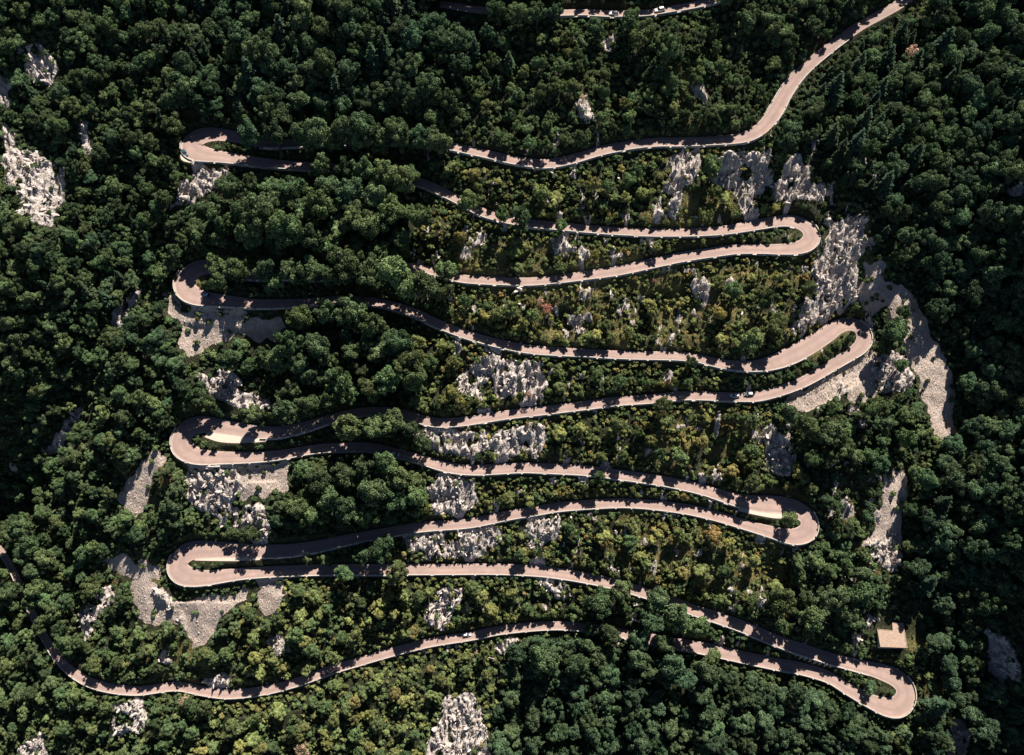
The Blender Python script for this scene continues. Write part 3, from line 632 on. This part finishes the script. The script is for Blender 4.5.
AUTUMN = [(337,336,5.5,.55),(547,307,6,.4),(408,198,3,.95),(465,57,4,.8),(912,50,8,.75),(621,100,3,.5),(583,96,3,.7),(529,394,4,.3),(300,750,8,.85),(184,700,6,.8),(540,300,4,.75),(232,15,4,.8),(258,380,3,.4),(170,478,4,.3),(655,280,3,.6),(700,315,3,.7)]
rndv = np.random.default_rng(99)
def zone_of(px, py):
    res = np.full(px.shape, -1)
    for i in range(len(ZONES)-1, -1, -1): res[inpoly(px, py, ZONES[i][0])] = i
    return res
cellS = 14.0; gridd = {}
placed = []   # px, py, r, tint, kind, hc
def ok(x, y, r, f):
    cx_, cy_ = int(x//cellS), int(y//cellS)
    for a in range(cx_-2, cx_+3):
        for b in range(cy_-2, cy_+3):
            for (X, Y, Rr) in gridd.get((a, b), ()):
                if (X-x)**2+(Y-y)**2 < ((Rr+r)*f)**2: return False
    return True
def put(x, y, r, tint, kind): gridd.setdefault((int(x//cellS), int(y//cellS)), []).append((x, y, r)); placed.append((x, y, r, tint, kind))
for (x, y, r) in BIG:
    x += rndv.uniform(-1.5, 1.5); z = int(zone_of(np.array([x]), np.array([y]))[0]); t = rndv.uniform(.16, .42) if z < 0 else rndv.uniform(ZONES[z][3], min(.5, ZONES[z][4])); put(x, y, r, t, 'b')
for (x, y, r, t) in AUTUMN: put(x, y, r, t, 'a')
NC = 105000
cxp = rndv.uniform(-150, 1175, NC); cyp = rndv.uniform(-130, 885, NC); zz = zone_of(cxp, cyp); zz[zz < 0] = 10
u = rndv.uniform(0, 1, NC)
rmin = np.array([z[1] for z in ZONES])[zz]; rmax = np.array([z[2] for z in ZONES])[zz]; keep = np.array([z[6] for z in ZONES])[zz]; tl = np.array([z[3] for z in ZONES])[zz]; th = np.array([z[4] for z in ZONES])[zz]; pc = np.array([z[5] for z in ZONES])[zz]
rr = rmin+(rmax-rmin)*u**1.6; rr = np.where(rndv.random(NC) < .3, rr*rndv.uniform(.55, .9, NC), rr); rr = np.maximum(rr, 2.1)
phase = np.where(np.arange(NC) < 22000, 0, np.where(np.arange(NC) < 50000, 1, 2))    # 0: full size, 1: filling, 2: understory
rr = np.where(phase == 1, np.minimum(rr, rmin*1.15), np.where(phase == 2, np.clip(rmin*.62, 1.9, 4.2)*rndv.uniform(.8, 1.15, NC), rr))
gx_, gy_, gz_ = hit(ground, cxp, cyp)
rd_ = roadd(gx_, gy_); rk_ = bil(np.maximum(MR, MS), xs, ys, gx_, gy_); dr_ = bil(MD, xs, ys, gx_, gy_)
for ax_, ay_ in ((.7, 0), (-.7, 0), (0, .8), (0, -.8)): rk_ = np.maximum(rk_, .8*(rr > 3.6)*bil(np.maximum(MR*(MR > .6), MS), xs, ys, gx_+ax_*rr*MPP, gy_+ay_*rr*MPP))
near = rd_ < 5.0
up_ = bil(HM-ZR[y0i:y0i+len(ys), x0i:x0i+len(xs)], xs, ys, gx_, gy_) > .9; upn = near & up_
rr = np.where(near & ~up_ & (rr > 3.2), rndv.uniform(2.2, 3.8, NC), rr); ncl = fbm(gx_/11, gy_/11, 201, 2); rr = np.where(upn & (phase < 2), np.where(ncl > .12, rndv.uniform(3.4, 6.2, NC), np.where(ncl < -.1, rndv.uniform(2.1, 2.7, NC), rndv.uniform(2.5, 4.0, NC))), rr)
svx, svy = math.sin(SUN_AZ)/math.tan(SUN_EL), math.cos(SUN_AZ)/math.tan(SUN_EL)
MK = np.maximum(MR, MS); hh_ = rr*MPP*2.4; gg_ = ground(gx_, gy_); shd = np.zeros(NC)
for f_ in (.35, .7, 1.1, 1.5): shd = np.maximum(shd, bil(MK, xs, ys, gx_-svx*hh_*f_*1.25, gy_-svy*hh_*f_*1.25))
rr = np.where((shd > .4) & (rr > 3.4) & (rndv.random(NC) < .85), rndv.uniform(2.4, 3.4, NC), rr)
order = np.lexsort((-rr, phase))
fac = [.64, .62, .66]
for i in order:
    r = rr[i]; rm = r*MPP
    if rd_[i] < (rm*.28+.3 if upn[i] else rm*.62+.35): continue
    if 868-r < cxp[i] < 918+r and 612-r < cyp[i] < 652+r and (r > 3.2 or 874 < cxp[i] < 911 and 618 < cyp[i] < 652): continue
    if 880 < cxp[i] < 940 and 585 < cyp[i] < 640 and r > 4.5: continue
    if cyp[i] < 8 and 560 < cxp[i] < 735 and r > (2.8 if cyp[i] > -12 else 6): continue
    if rk_[i] > .35 and rndv.random() > (.04 if r < 3.6 else .0): continue
    if rk_[i] > .12 and r > 5: continue
    if phase[i] == 2 and rndv.random() > keep[i]: continue
    if dr_[i] > .4 and rndv.random() > .62*keep[i]: continue
    if not ok(cxp[i], cyp[i], r, .56 if upn[i] else fac[phase[i]]): continue
    k = 'p' if (rndv.random() < pc[i] and r > 5) else 'b'
    put(cxp[i], cyp[i], r, rndv.uniform(tl[i], th[i])*(.95 if phase[i] < 2 else .85), k)
PL = np.array([p[:4] for p in placed]); KD = np.array([p[4] for p in placed])
rm = PL[:, 2]*MPP*1.08
isb = (KD == 'b') & (rm >= 2.35); iss = (KD == 'b') & (rm < 2.35); isp = KD == 'p'; isa = KD == 'a'
vscale = rndv.uniform(.9, 1.35, len(rm)); vscale[:len(BIG)] = np.maximum(vscale[:len(BIG)], 1.3); hc = np.where(iss, .62*rm, np.where(isp, 1.5*rm, 1.35*rm*vscale))
def hit_var(px, py, h):
    f = lambda x, y: ground(x, y)+h
    return hit(f, px, py)
bx, by, bz = hit_var(PL[:, 0], PL[:, 1], hc); bz = ground(bx, by)
for _ in range(12):   # trees whose foot would stand on the road move down the slope
    bad = (np.arange(len(rm)) < len(BIG)) & (roadd(bx, by) < 1.0)
    if not bad.any(): break
    PL[bad, 1] += 1.5; q_ = hit_var(PL[bad, 0], PL[bad, 1], hc[bad]); bx[bad], by[bad] = q_[0], q_[1]
bz = ground(bx, by); rdb = roadd(bx, by); keepm = rdb > np.where(iss, .25, .7)
inb = (np.abs(bx) < 284) & (by > -184) & (by < 231); keepm &= inb
# low strips of shrubs in the grassy islands inside the bends and along verges
def take(m): return np.where(m & keepm)[0]
inview = (PL[:, 0] > -PL[:, 2]) & (PL[:, 0] < 1024+PL[:, 2]) & (PL[:, 1] > -PL[:, 2]) & (PL[:, 1] < 755+PL[:, 2])
ORD = 'first second third fourth fifth sixth seventh eighth ninth tenth eleventh twelfth thirteenth fourteenth fifteenth sixteenth seventeenth eighteenth nineteenth twentieth'.split()
def ordn(i): return ORD[i] if i < 20 else ('twenty-'+ORD[i-20] if i < 29 else ('thirtieth' if i == 29 else 'thirty-'+ORD[min(i-30, 8)]))
turns = [nearest(MAIN, *q) for q in ((190,146),(811,238),(186,286),(865,335),(180,440),(810,525),(176,566),(907,692))]
LEGN = ORD[:9]
def place_words(px, py):
    if px > 930: z = 'on the shaded right valley side'; a, b = (930, 1024)
    elif px < 150 and py < 640: z = 'on the left valley side'; a, b = (0, 150)
    else:
        n = 0; ed = [0]+turns+[len(MAIN['px'])]
        for k in range(9):
            s = slice(ed[k], ed[k+1]); d = np.abs(MAIN['px'][s]-px)
            if d.min() < 6 and MAIN['py'][s][d.argmin()] < py: n = k+1
        z = 'above the topmost road leg' if n == 0 else ('below the bottom road leg' if n == 9 else 'between %s and %s road legs' % (LEGN[n-1], LEGN[n])); a, b = (150, 930)
    if b-a < 200: return z, ['topmost part', 'upper part', 'middle part', 'lower part', 'bottom part'][int(min(4, max(0, py/151)))]
    return z, ['far left', 'left', 'centre-left', 'centre-right', 'right', 'far right'][int(min(5, max(0, (px-a)/(b-a)*6)))]
def label_all(objs, noun, sizes, tones):
    bins = {}
    for (o, px, py, r, t) in objs:
        sz = sizes[1][0] if r > sizes[0][0] else (sizes[1][1] if r > sizes[0][1] else sizes[1][2]); tn = tones[1][0] if t < tones[0][0] else (tones[1][1] if t < tones[0][1] else tones[1][2])
        bins.setdefault((sz, tn)+place_words(px, py), []).append((px, o))
    for (sz, tn, z, th_), lst in bins.items():
        lst.sort(key=lambda q: q[0])
        for i, (_, o) in enumerate(lst):
            o['label'] = ' '.join(x for x in (sz, tn, noun, z+',', th_+(',' if len(lst) > 1 else ''), (ordn(i)+' from left') if len(lst) > 1 else '') if x)
def two_part(name, cat, group, crown, trunk, i, idx, sq=1.0, sr=None):
    s = float(rm[i]); o = bpy.data.objects.new(name, None); o.empty_display_size = .5; o.location = (bx[i], by[i], bz[i]-.1); o.rotation_euler = (0, 0, float(rndv.uniform(0, 6.28)))
    o.scale = (s, s, s*sq); link(o); tag(o, None, cat, group)
    c = link(bpy.data.objects.new('crown', crown[idx % len(crown)]), o); c['tint'] = float(PL[i, 3]); link(bpy.data.objects.new('trunk', trunk[idx % len(trunk)]), o)
    return o
def split(idx, n=300):
    v = idx[inview[idx]]; v = v[np.argsort(-PL[v, 2])]; return v[:n], np.setdiff1d(idx, v[:n])
# broadleaf trees
one, rest = split(take(isb)); objs = []
for j, i in enumerate(one): objs.append((two_part('broadleaf_tree', 'tree', 'broadleaf trees of the mountainside', BCR, BTR, i, j*7+int(i), float(vscale[i])), PL[i, 0], PL[i, 1], PL[i, 2], PL[i, 3]))
label_all(objs, 'tree', ((12.2, 9.5), ('large', 'medium', 'small')), ((.22, .36), ('dark green', 'green', 'light green')))
n = len(rest); vb = variant_collection('tree_kind', [[a, b] for a, b in zip(BCR, BTR)])
sc3 = np.stack([rm[rest]*rndv.uniform(.85, 1.2, n), rm[rest]*rndv.uniform(.85, 1.2, n), rm[rest]*vscale[rest]], 1)
scatter('broadleaf_woodland', np.stack([bx[rest], by[rest], bz[rest]-.1], 1), rndv.integers(0, NB, n), sc3, np.stack([rndv.normal(0, .06, n), rndv.normal(0, .06, n), rndv.uniform(0, 6.28, n)], 1), PL[rest, 3], vb)
print('trees', len(one), n)
# shrubs
one, rest = split(take(iss)); objs = []
for i in one:
    o = link(bpy.data.objects.new('shrub', SH[int(i) % NS_])); s = float(rm[i]); o.location = (bx[i], by[i], bz[i]-.08); o.rotation_euler = (0, 0, float(rndv.uniform(0, 6.28))); o.scale = (s, s, s*float(rndv.uniform(.85, 1.2)))
    o['tint'] = float(PL[i, 3]); tag(o, None, 'shrub', 'shrubs of the mountainside'); objs.append((o, PL[i, 0], PL[i, 1], PL[i, 2], PL[i, 3]))
label_all(objs, 'shrub', ((4.6, 3), ('broad', 'small', 'tiny')), ((.4, .62), ('dark', 'green', 'yellowish')))
upz = np.where((bil(HM-ZR[y0i:y0i+len(ys), x0i:x0i+len(xs)], xs, ys, bx, by) > .5) & (roadd(bx, by) < 5), np.where(fbm(bx/11, by/11, 201, 2) < -.1, .9, 1.3)*rndv.uniform(.9, 1.6, len(rm)), rndv.uniform(.75, 1.2, len(rm)))
n = len(rest); vs = variant_collection('shrub_kind', [[a] for a in SH])
scatter('shrub_cover', np.stack([bx[rest], by[rest], bz[rest]-.08], 1), rndv.integers(0, NS_, n), np.stack([rm[rest], rm[rest], rm[rest]*upz[rest]], 1), np.stack([rndv.normal(0, .1, n), rndv.normal(0, .1, n), rndv.uniform(0, 6.28, n)], 1), PL[rest, 3], vs)
print('shrubs', len(one), n)
# conifers
one, rest = split(take(isp)); objs = []
for j, i in enumerate(one): objs.append((two_part('conifer_tree', 'conifer', 'conifers near the top and right edge', PCR, PTR, i, j), PL[i, 0], PL[i, 1], PL[i, 2], PL[i, 3]))
label_all(objs, 'pointed conifer', ((9, 6.5), ('tall', 'medium', 'slim')), ((.15, .3), ('blackish', 'dark green', 'green')))
print('conifers', len(one), len(rest))
if len(rest):
    n = len(rest); vp = variant_collection('conifer_kind', [[a, b] for a, b in zip(PCR, PTR)])
    scatter('conifer_woodland', np.stack([bx[rest], by[rest], bz[rest]-.1], 1), rndv.integers(0, NP, n), np.stack([rm[rest]]*3, 1), np.stack([rndv.normal(0, .03, n), rndv.normal(0, .03, n), rndv.uniform(0, 6.28, n)], 1), PL[rest, 3], vp)
# turning / withered trees
objs = []
for j, i in enumerate(take(isa)): objs.append((two_part('autumn_tree', 'tree', 'withered and reddened trees', ACR, BTR, i, j, 1.1), PL[i, 0], PL[i, 1], PL[i, 2], PL[i, 3]))
label_all(objs, 'tree', ((5, 3.5), ('broad', 'small', 'tiny')), ((.45, .72), ('reddish', 'salmon', 'withered pale')))

# ------------------------------------------------------------------ loose limestone
def rock_mesh(seed, sharp=1.0):
    rd = np.random.default_rng(seed); bm = bmesh.new(); bmesh.ops.create_icosphere(bm, subdivisions=2, radius=1)
    ns = unit(9) if False else (lambda d: d/np.linalg.norm(d, axis=1)[:, None])(rd.normal(size=(10, 3))); off = rd.uniform(.45, .85, 10); st = np.array([rd.uniform(.5, .8), rd.uniform(.7, 1), rd.uniform(.8, 1.5)])
    for v in bm.verts:
        p = np.array(v.co)
        for a, b in zip(ns, off):
            d = p@a
            if d > b: p = p-a*(d-b)
        v.co = Vector(p*st*(1+rd.normal(0, .03)))
    me = bpy.data.meshes.new('rock'); bm.to_mesh(me); bm.free(); me.materials.append(M['rock']); return me
RK = [rock_mesh(500+i) for i in range(8)]
vr = variant_collection('rock_kind', [[a] for a in RK])
def scat_pts(mask, dens, n_try):
    x = rndv.uniform(xs[0], xs[-1], n_try); y = rndv.uniform(ys[0], ys[-1], n_try); m = bil(mask, xs, ys, x, y); d = roadd(x, y)
    k = (rndv.random(n_try) < m*dens) & (d > 1.0) & (m > .3); return x[k], y[k], m[k]
x, y, m = scat_pts(MR, .8, 240000); n = len(x); s = .35+1.15*rndv.random(n)**3
P = np.stack([x, y, ground(x, y)-s*.15], 1); ro3 = np.stack([rndv.normal(.35, .35, n), rndv.normal(0, .35, n), rndv.normal(0, .7, n)], 1)
big = np.argsort(-s*((lambda q: (q[0] > 0) & (q[0] < 1024) & (q[1] > 0) & (q[1] < 755))(project(P[:, 0], P[:, 1], P[:, 2]))))[:90]
msk = np.ones(n, bool); msk[big] = False
scatter('limestone_rubble', P[msk], rndv.integers(0, 8, msk.sum()), np.stack([s*.5, s*.7, s*1.7], 1)[msk], ro3[msk], rndv.random(msk.sum()), vr)
objs = []
for i in big:
    o = link(bpy.data.objects.new('boulder', RK[int(i) % 8])); o.location = P[i]; o.rotation_euler = ro3[i]; o.scale = (s[i]*1.0, s[i]*1.1, s[i]*1.6); tag(o, None, 'boulder', 'pale boulders on the slope'); qx, qy = project(*P[i]); objs.append((o, float(qx), float(qy), float(s[i]), float(s[i])))
label_all(objs, 'limestone boulder', ((1.2, 1.1), ('large', 'big', 'middling')), ((0, 3), ('white', 'pale grey', 'grey')))
x, y, m = scat_pts(MS, .8, 300000); n2 = len(x); s = .10+.42*rndv.random(n2)**4
scatter('scree_stones', np.stack([x, y, ground(x, y)-s*.1], 1), rndv.integers(0, 8, n2), np.stack([s, s, s*.8], 1), rndv.uniform(0, 6, (n2, 3)), rndv.random(n2), vr)
print('rocks', n, n2)

# ------------------------------------------------------------------ grass tufts on verges, islands and dry slopes
def tuft(seed):
    rd = np.random.default_rng(seed); V = []; F = []
    for k in range(26):
        a = rd.uniform(0, 6.28); r = rd.uniform(0, .5); h = rd.uniform(.5, 1.1); w = .09; px, py = r*math.cos(a), r*math.sin(a); b = rd.uniform(0, 6.28); l = rd.uniform(.1, .5)
        o = len(V); V += [(px-w*math.cos(b), py-w*math.sin(b), -.1), (px+w*math.cos(b), py+w*math.sin(b), -.1), (px+l*math.cos(a), py+l*math.sin(a), h)]; F.append((o, o+1, o+2))
    me = bpy.data.meshes.new('tuft'); me.from_pydata(V, [], F); me.materials.append(M['grass']); return me
def m_grass():
    m, nt, b = mat('dry_grass'); at = N(nt, 'ShaderNodeAttribute', attribute_name='tint', attribute_type='INSTANCER')
    nt.links.new(ramp(nt, at.outputs['Fac'], [(0, (.05, .075, .02)), (.5, (.14, .14, .045)), (1, (.32, .26, .12))]), b.inputs['Base Color']); return m
M['grass'] = m_grass(); vt = variant_collection('tuft_kind', [[tuft(i)] for i in range(4)])
isl = ((DRM > .1) & (DRM < 4)).astype(float)*.35
x, y, m = scat_pts(np.maximum(isl*1.2, MD*(1-MR)*(1-MS)), .5, 260000)
x2 = rndv.uniform(xs[0], xs[-1], 160000); y2 = rndv.uniform(ys[0], ys[-1], 160000); d2 = roadd(x2, y2); q = (d2 > .15) & (d2 < 3.5) & (rndv.random(160000) < .5); x = np.append(x, x2[q]); y = np.append(y, y2[q]); n = len(x); s = rndv.uniform(.3, .75, n)
tt = np.clip(bil(MD, xs, ys, x, y)*.6+rndv.uniform(0, .5, n), 0, 1)
scatter('grass', np.stack([x, y, ground(x, y)], 1), rndv.integers(0, 4, n), np.stack([s]*3, 1), np.stack([np.zeros(n), np.zeros(n), rndv.uniform(0, 6.28, n)], 1), tt, vt)
# ------------------------------------------------------------------ hut
M['roof'] = m_simple('sunbleached_roof', (.22, .155, .115), (.33, .24, .185), .9, .4, .04, detail=8)
M['plaster'] = m_simple('hut_plaster', (.38, .34, .28), (.52, .46, .38), 1.5)
M['timber'] = m_simple('dark_timber', (.06, .04, .025), (.12, .08, .05), 5)
def paint(name, col, rough=.3, spec=.5, metal=0.0):
    m, nt, b = mat(name); b.inputs['Roughness'].default_value = rough; b.inputs['Specular IOR Level'].default_value = spec; b.inputs['Metallic'].default_value = metal
    n = noise(nt, pos(nt), 3.0, 3); nt.links.new(ramp(nt, n, [(.3, tuple(c*.92 for c in col)), (.7, col)]), b.inputs['Base Color']); return m
M['glass'] = paint('car_glass', (.02, .025, .03), .08, .6); M['tyre'] = paint('tyre_rubber', (.02, .02, .02), .9, .2); M['rim'] = paint('alloy_rim', (.45, .45, .46), .35, .5, .8)
M['lamp'] = paint('lamp_glass', (.75, .75, .72), .1, .6); M['tail'] = paint('tail_lens', (.35, .02, .02), .2, .5)
def prism(name, poly, z0, z1, m, parent, org):
    n = len(poly); zt = z1 if np.ndim(z1) else [z1]*n; V = [(x-org[0], y-org[1], z0-org[2]) for x, y in poly]+[(x-org[0], y-org[1], z-org[2]) for (x, y), z in zip(poly, zt)]
    F = [tuple(range(n))[::-1], tuple(range(n, 2*n))]+[(i, (i+1) % n, n+(i+1) % n, n+i) for i in range(n)]
    return meshobj(name, V, F, m, parent)
hx, hy, hz = [float(a) for a in hit(ground, np.array(892.0), np.array(642.0))]
zr = hz+2.9
cor_px = [(877,629),(892.6,630.3),(892,622.7),(903.3,622.7),(907.5,648),(880.2,647)]
pl = [tuple(float(q) for q in at_z(x, y, zr)) for x, y in cor_px]; pl = pl[::-1]   # counter-clockwise seen from above
cxy = np.mean(pl, 0); hut = thing('stone_hut', 'flat roofed L shaped hut with tan roof beside the lowest right bend', 'hut', (cxy[0], cxy[1], hz)); hut['kind'] = 'thing'; og = tuple(hut.location)
inn = [tuple(cxy+(np.array(p)-cxy)*.93) for p in pl]
zb = float(min(ground(np.array([p[0] for p in inn]), np.array([p[1] for p in inn]))))-.6
prism('wall', inn, zb, zr-.14, M['plaster'], hut, og)
rf = prism('roof', pl, zr-.14, [zr+.05+.10*(p[1]-cxy[1])/6 for p in pl], M['roof'], hut, og)
# raised kerb round the roof edge
V = []; F = []
for i in range(len(pl)):
    a = np.array(pl[i]); b = np.array(pl[(i+1) % len(pl)]); d = (b-a)/np.linalg.norm(b-a); nn = np.array([-d[1], d[0]]); o = len(V)
    for p in (a+nn*.02+d*.2, b+nn*.02-d*.0, b+nn*.22-d*.0, a+nn*.22+d*.2):
        V.append((p[0]-og[0], p[1]-og[1], zr-og[2]-.02)); V.append((p[0]-og[0], p[1]-og[1], zr-og[2]+.22))
    F += [(o+1, o+3, o+5, o+7), (o, o+1, o+3, o+2), (o+2, o+3, o+5, o+4), (o+4, o+5, o+7, o+6), (o+6, o+7, o+1, o)]
meshobj('roof_edge', V, F, M['roof'], rf)
i0 = int(np.argmin([p[1]+p[0]*.2 for p in inn])); A = np.array(inn[i0]); Bq = np.array(inn[(i0+1) % 6])
def panel(name, f0, f1, z0, z1, m):
    d = Bq-A; L = np.linalg.norm(d); d /= L; nn = np.array([d[1], -d[0]]); V = []
    for f in (f0, f1):
        for o in (-.02, .05):
            for z in (z0, z1): q = A+d*L*f+nn*o; V.append((q[0]-og[0], q[1]-og[1], z-og[2]))
    return meshobj(name, V, [(0, 1, 3, 2), (4, 6, 7, 5), (0, 4, 5, 1), (2, 3, 7, 6), (1, 5, 7, 3), (0, 2, 6, 4)], m, hut)
panel('door', .44, .54, zr-2.4, zr-.45, M['timber'])
for f in (.18, .74):
    panel('window', f, f+.11, zr-1.7, zr-.7, M['glass'])

# ------------------------------------------------------------------ cars
def loft(name, rings, m, parent):
    V = [p for r in rings for p in r]; k = len(rings[0]); F = [tuple(range(k))[::-1], tuple(range((len(rings)-1)*k, len(rings)*k))]
    for i in range(len(rings)-1):
        for j in range(k): F.append((i*k+j, i*k+(j+1) % k, (i+1)*k+(j+1) % k, (i+1)*k+j))
    o = meshobj(name, V, F, m, parent); bm = bmesh.new(); bm.from_mesh(o.data); bmesh.ops.recalc_face_normals(bm, faces=bm.faces); bmesh.ops.bevel(bm, geom=bm.edges[:], offset=.03, segments=1, affect='EDGES'); bm.to_mesh(o.data); bm.free(); return o
def cyl(name, x, y0, y1, z, r, m, parent, n=18):
    V = [(x+r*math.cos(2*math.pi*i/n), yy, z+r*math.sin(2*math.pi*i/n)) for yy in (y0, y1) for i in range(n)]
    return meshobj(name, V, [tuple(range(n)), tuple(range(n, 2*n))[::-1]]+[(i, n+i, n+(i+1) % n, (i+1) % n) for i in range(n)], m, parent)
def boxm(name, x0, x1, y0, y1, z0, z1, m, parent):
    V = [(x, y, z) for x in (x0, x1) for y in (y0, y1) for z in (z0, z1)]
    return meshobj(name, V, [(0, 1, 3, 2), (4, 6, 7, 5), (0, 4, 5, 1), (2, 3, 7, 6), (1, 5, 7, 3), (0, 2, 6, 4)], m, parent)
def car(px_, py_, p, flip, col, roofc, label, tall=0.0, L=4.3):
    i = nearest(p, px_, py_); z = float(p['z'][i])+.05; x, y = [float(a) for a in at_z(px_, py_, z+.7)]; i = int(np.argmin((p['x']-x)**2+(p['y']-y)**2)); z = float(p['z'][i])+.04
    j = min(i+3, len(p['x'])-1); slope = (p['z'][j]-p['z'][i])/(np.hypot(p['x'][j]-p['x'][i], p['y'][j]-p['y'][i])+1e-6)
    t = thing('parked_car' if p is None else 'car', label, 'car', (x, y, z), math.atan2(p['ty'][i], p['tx'][i])+(math.pi if flip else 0)); t.rotation_euler[1] = -math.atan(slope)*(-1 if flip else 1)
    pm = paint('car_paint', col); rmt = pm if roofc is None else paint('roof_paint', roofc); k = L/4.3; W_ = .88
    st = [(-2.13, .74, .38, .74), (-1.95, .84, .28, .93), (-1.3, W_, .22, .97), (0, W_+.01, .2, .95), (.95, W_, .22, .93), (1.75, .82, .26, .82), (2.08, .72, .34, .64)]
    loft('body', [[(a*k, -w*.93, zb_), (a*k, -w, (zb_+zt)/2), (a*k, -w*.93, zt-.05), (a*k, -w*.6, zt), (a*k, w*.6, zt), (a*k, w*.93, zt-.05), (a*k, w, (zb_+zt)/2), (a*k, w*.93, zb_)] for a, w, zb_, zt in st], pm, t)
    zt = 1.42+tall
    gl = loft('window', [[(-1.95*k, -.66, .9), (-1.95*k, -.62, .95), (-1.95*k, .62, .95), (-1.95*k, .66, .9)], [(-1.45*k, -.79, .9), (-1.4*k, -.62, zt-.06), (-1.4*k, .62, zt-.06), (-1.45*k, .79, .9)], [(.25*k, -.79, .9), (.15*k, -.62, zt-.04), (.15*k, .62, zt-.04), (.25*k, .79, .9)], [(1.0*k, -.74, .89), (.98*k, -.7, .93), (.98*k, .7, .93), (1.0*k, .74, .89)]], M['glass'], t)
    loft('roof', [[(-1.5*k, -.6, zt-.05), (-1.5*k, -.52, zt-.01), (-1.5*k, .52, zt-.01), (-1.5*k, .6, zt-.05)], [(-.6*k, -.64, zt-.03), (-.6*k, -.55, zt+.03), (-.6*k, .55, zt+.03), (-.6*k, .64, zt-.03)], [(.2*k, -.61, zt-.04), (.2*k, -.53, zt), (.2*k, .53, zt), (.2*k, .61, zt-.04)]], rmt, t)
    for a in (-1.33, 1.33):
        for s in (-1, 1):
            wh = cyl('wheel', a*k, s*.72, s*.90, .32, .32, M['tyre'], t); cyl('rim', a*k, s*.90, s*.915, .32, .2, M['rim'], wh, 12)
    for s in (-1, 1):
        boxm('headlight', 1.93*k, 2.10*k, s*.58-.14, s*.58+.14, .60, .72, M['lamp'], t); boxm('tail_light', -2.15*k, -2.02*k, s*.62-.12, s*.62+.12, .66, .84, M['tail'], t)
        boxm('mirror', .72*k, .88*k, s*.96-.1, s*.96+.1, .9, 1.03, pm, t)
    return t
car(614, 14, TOP, True, (.78, .78, .78), (.03, .03, .03), 'white car with a black roof, left one of two on the topmost road', .05) if False else None
car(614, 13, TOP, True, (.55, .55, .55), (.04, .04, .05), 'white car with a dark roof at the left on the topmost road stretch', .05)
car(660, 9.5, TOP, True, (.62, .62, .62), None, 'white van like car on the topmost road stretch beside the white wall', .3, 4.7)
car(184.5, 152.5, MAIN, False, (.02, .06, .065), None, 'dark teal car parked at the outer edge of the uppermost left bend')
car(207, 295.5, MAIN, False, (.05, .07, .10), (.30, .42, .55), 'dark car with a bluish roof in tree shade at the second left bend')
car(395, 454.0, MAIN, False, (.36, .37, .38), (.55, .55, .55), 'silver white car coming out of the tree shade on the fifth road leg'.replace('fifth', 'sixth'))
car(735, 395.5, MAIN, False, (.50, .50, .48), None, 'white car beside the parapet on the leg under the grey scree fan')
car(749, 394, MAIN, False, (.06, .065, .07), (.2, .22, .25), 'dark grey car close behind the white car under the grey scree fan')
car(467, 634.5, MAIN, True, (.45, .44, .45), None, 'pale car on the bottom road leg below the rocky gap', 0, 4.0)
for (qx, qy, s_, lb) in ((886, 666.5, .55, 'small bluish boulder on the road edge below the hut, left of two'), (897, 669, .65, 'small pale boulder on the road edge below the hut, right of two')):
    i = nearest(MAIN, qx, qy); x, y = at_z(qx, qy, MAIN['z'][i]+.2); o = link(bpy.data.objects.new('boulder', RK[3])); o.location = (float(x), float(y), float(MAIN['z'][i])+.2); o.scale = (s_*1.5, s_*.8, s_*.7); tag(o, lb, 'boulder')
# short concrete wall under the third left bend
x0, y0, z0 = [float(a) for a in hit(ground, np.array(207.0), np.array(467.0))]; x1, y1, z1 = [float(a) for a in hit(ground, np.array(221.0), np.array(467.5))]
zz_ = max(z0, z1)+.9; t = prism('concrete_wall', [(x0, y0-.35), (x1, y1-.35), (x1, y1+.35), (x0, y0+.35)], min(z0, z1)-1.0, zz_, M['coping'], None, (x0, y0, z0)); t.location = (x0, y0, z0)
tag(t, 'short pale concrete wall standing on the rock below the third left bend', 'wall', None, 'thing')
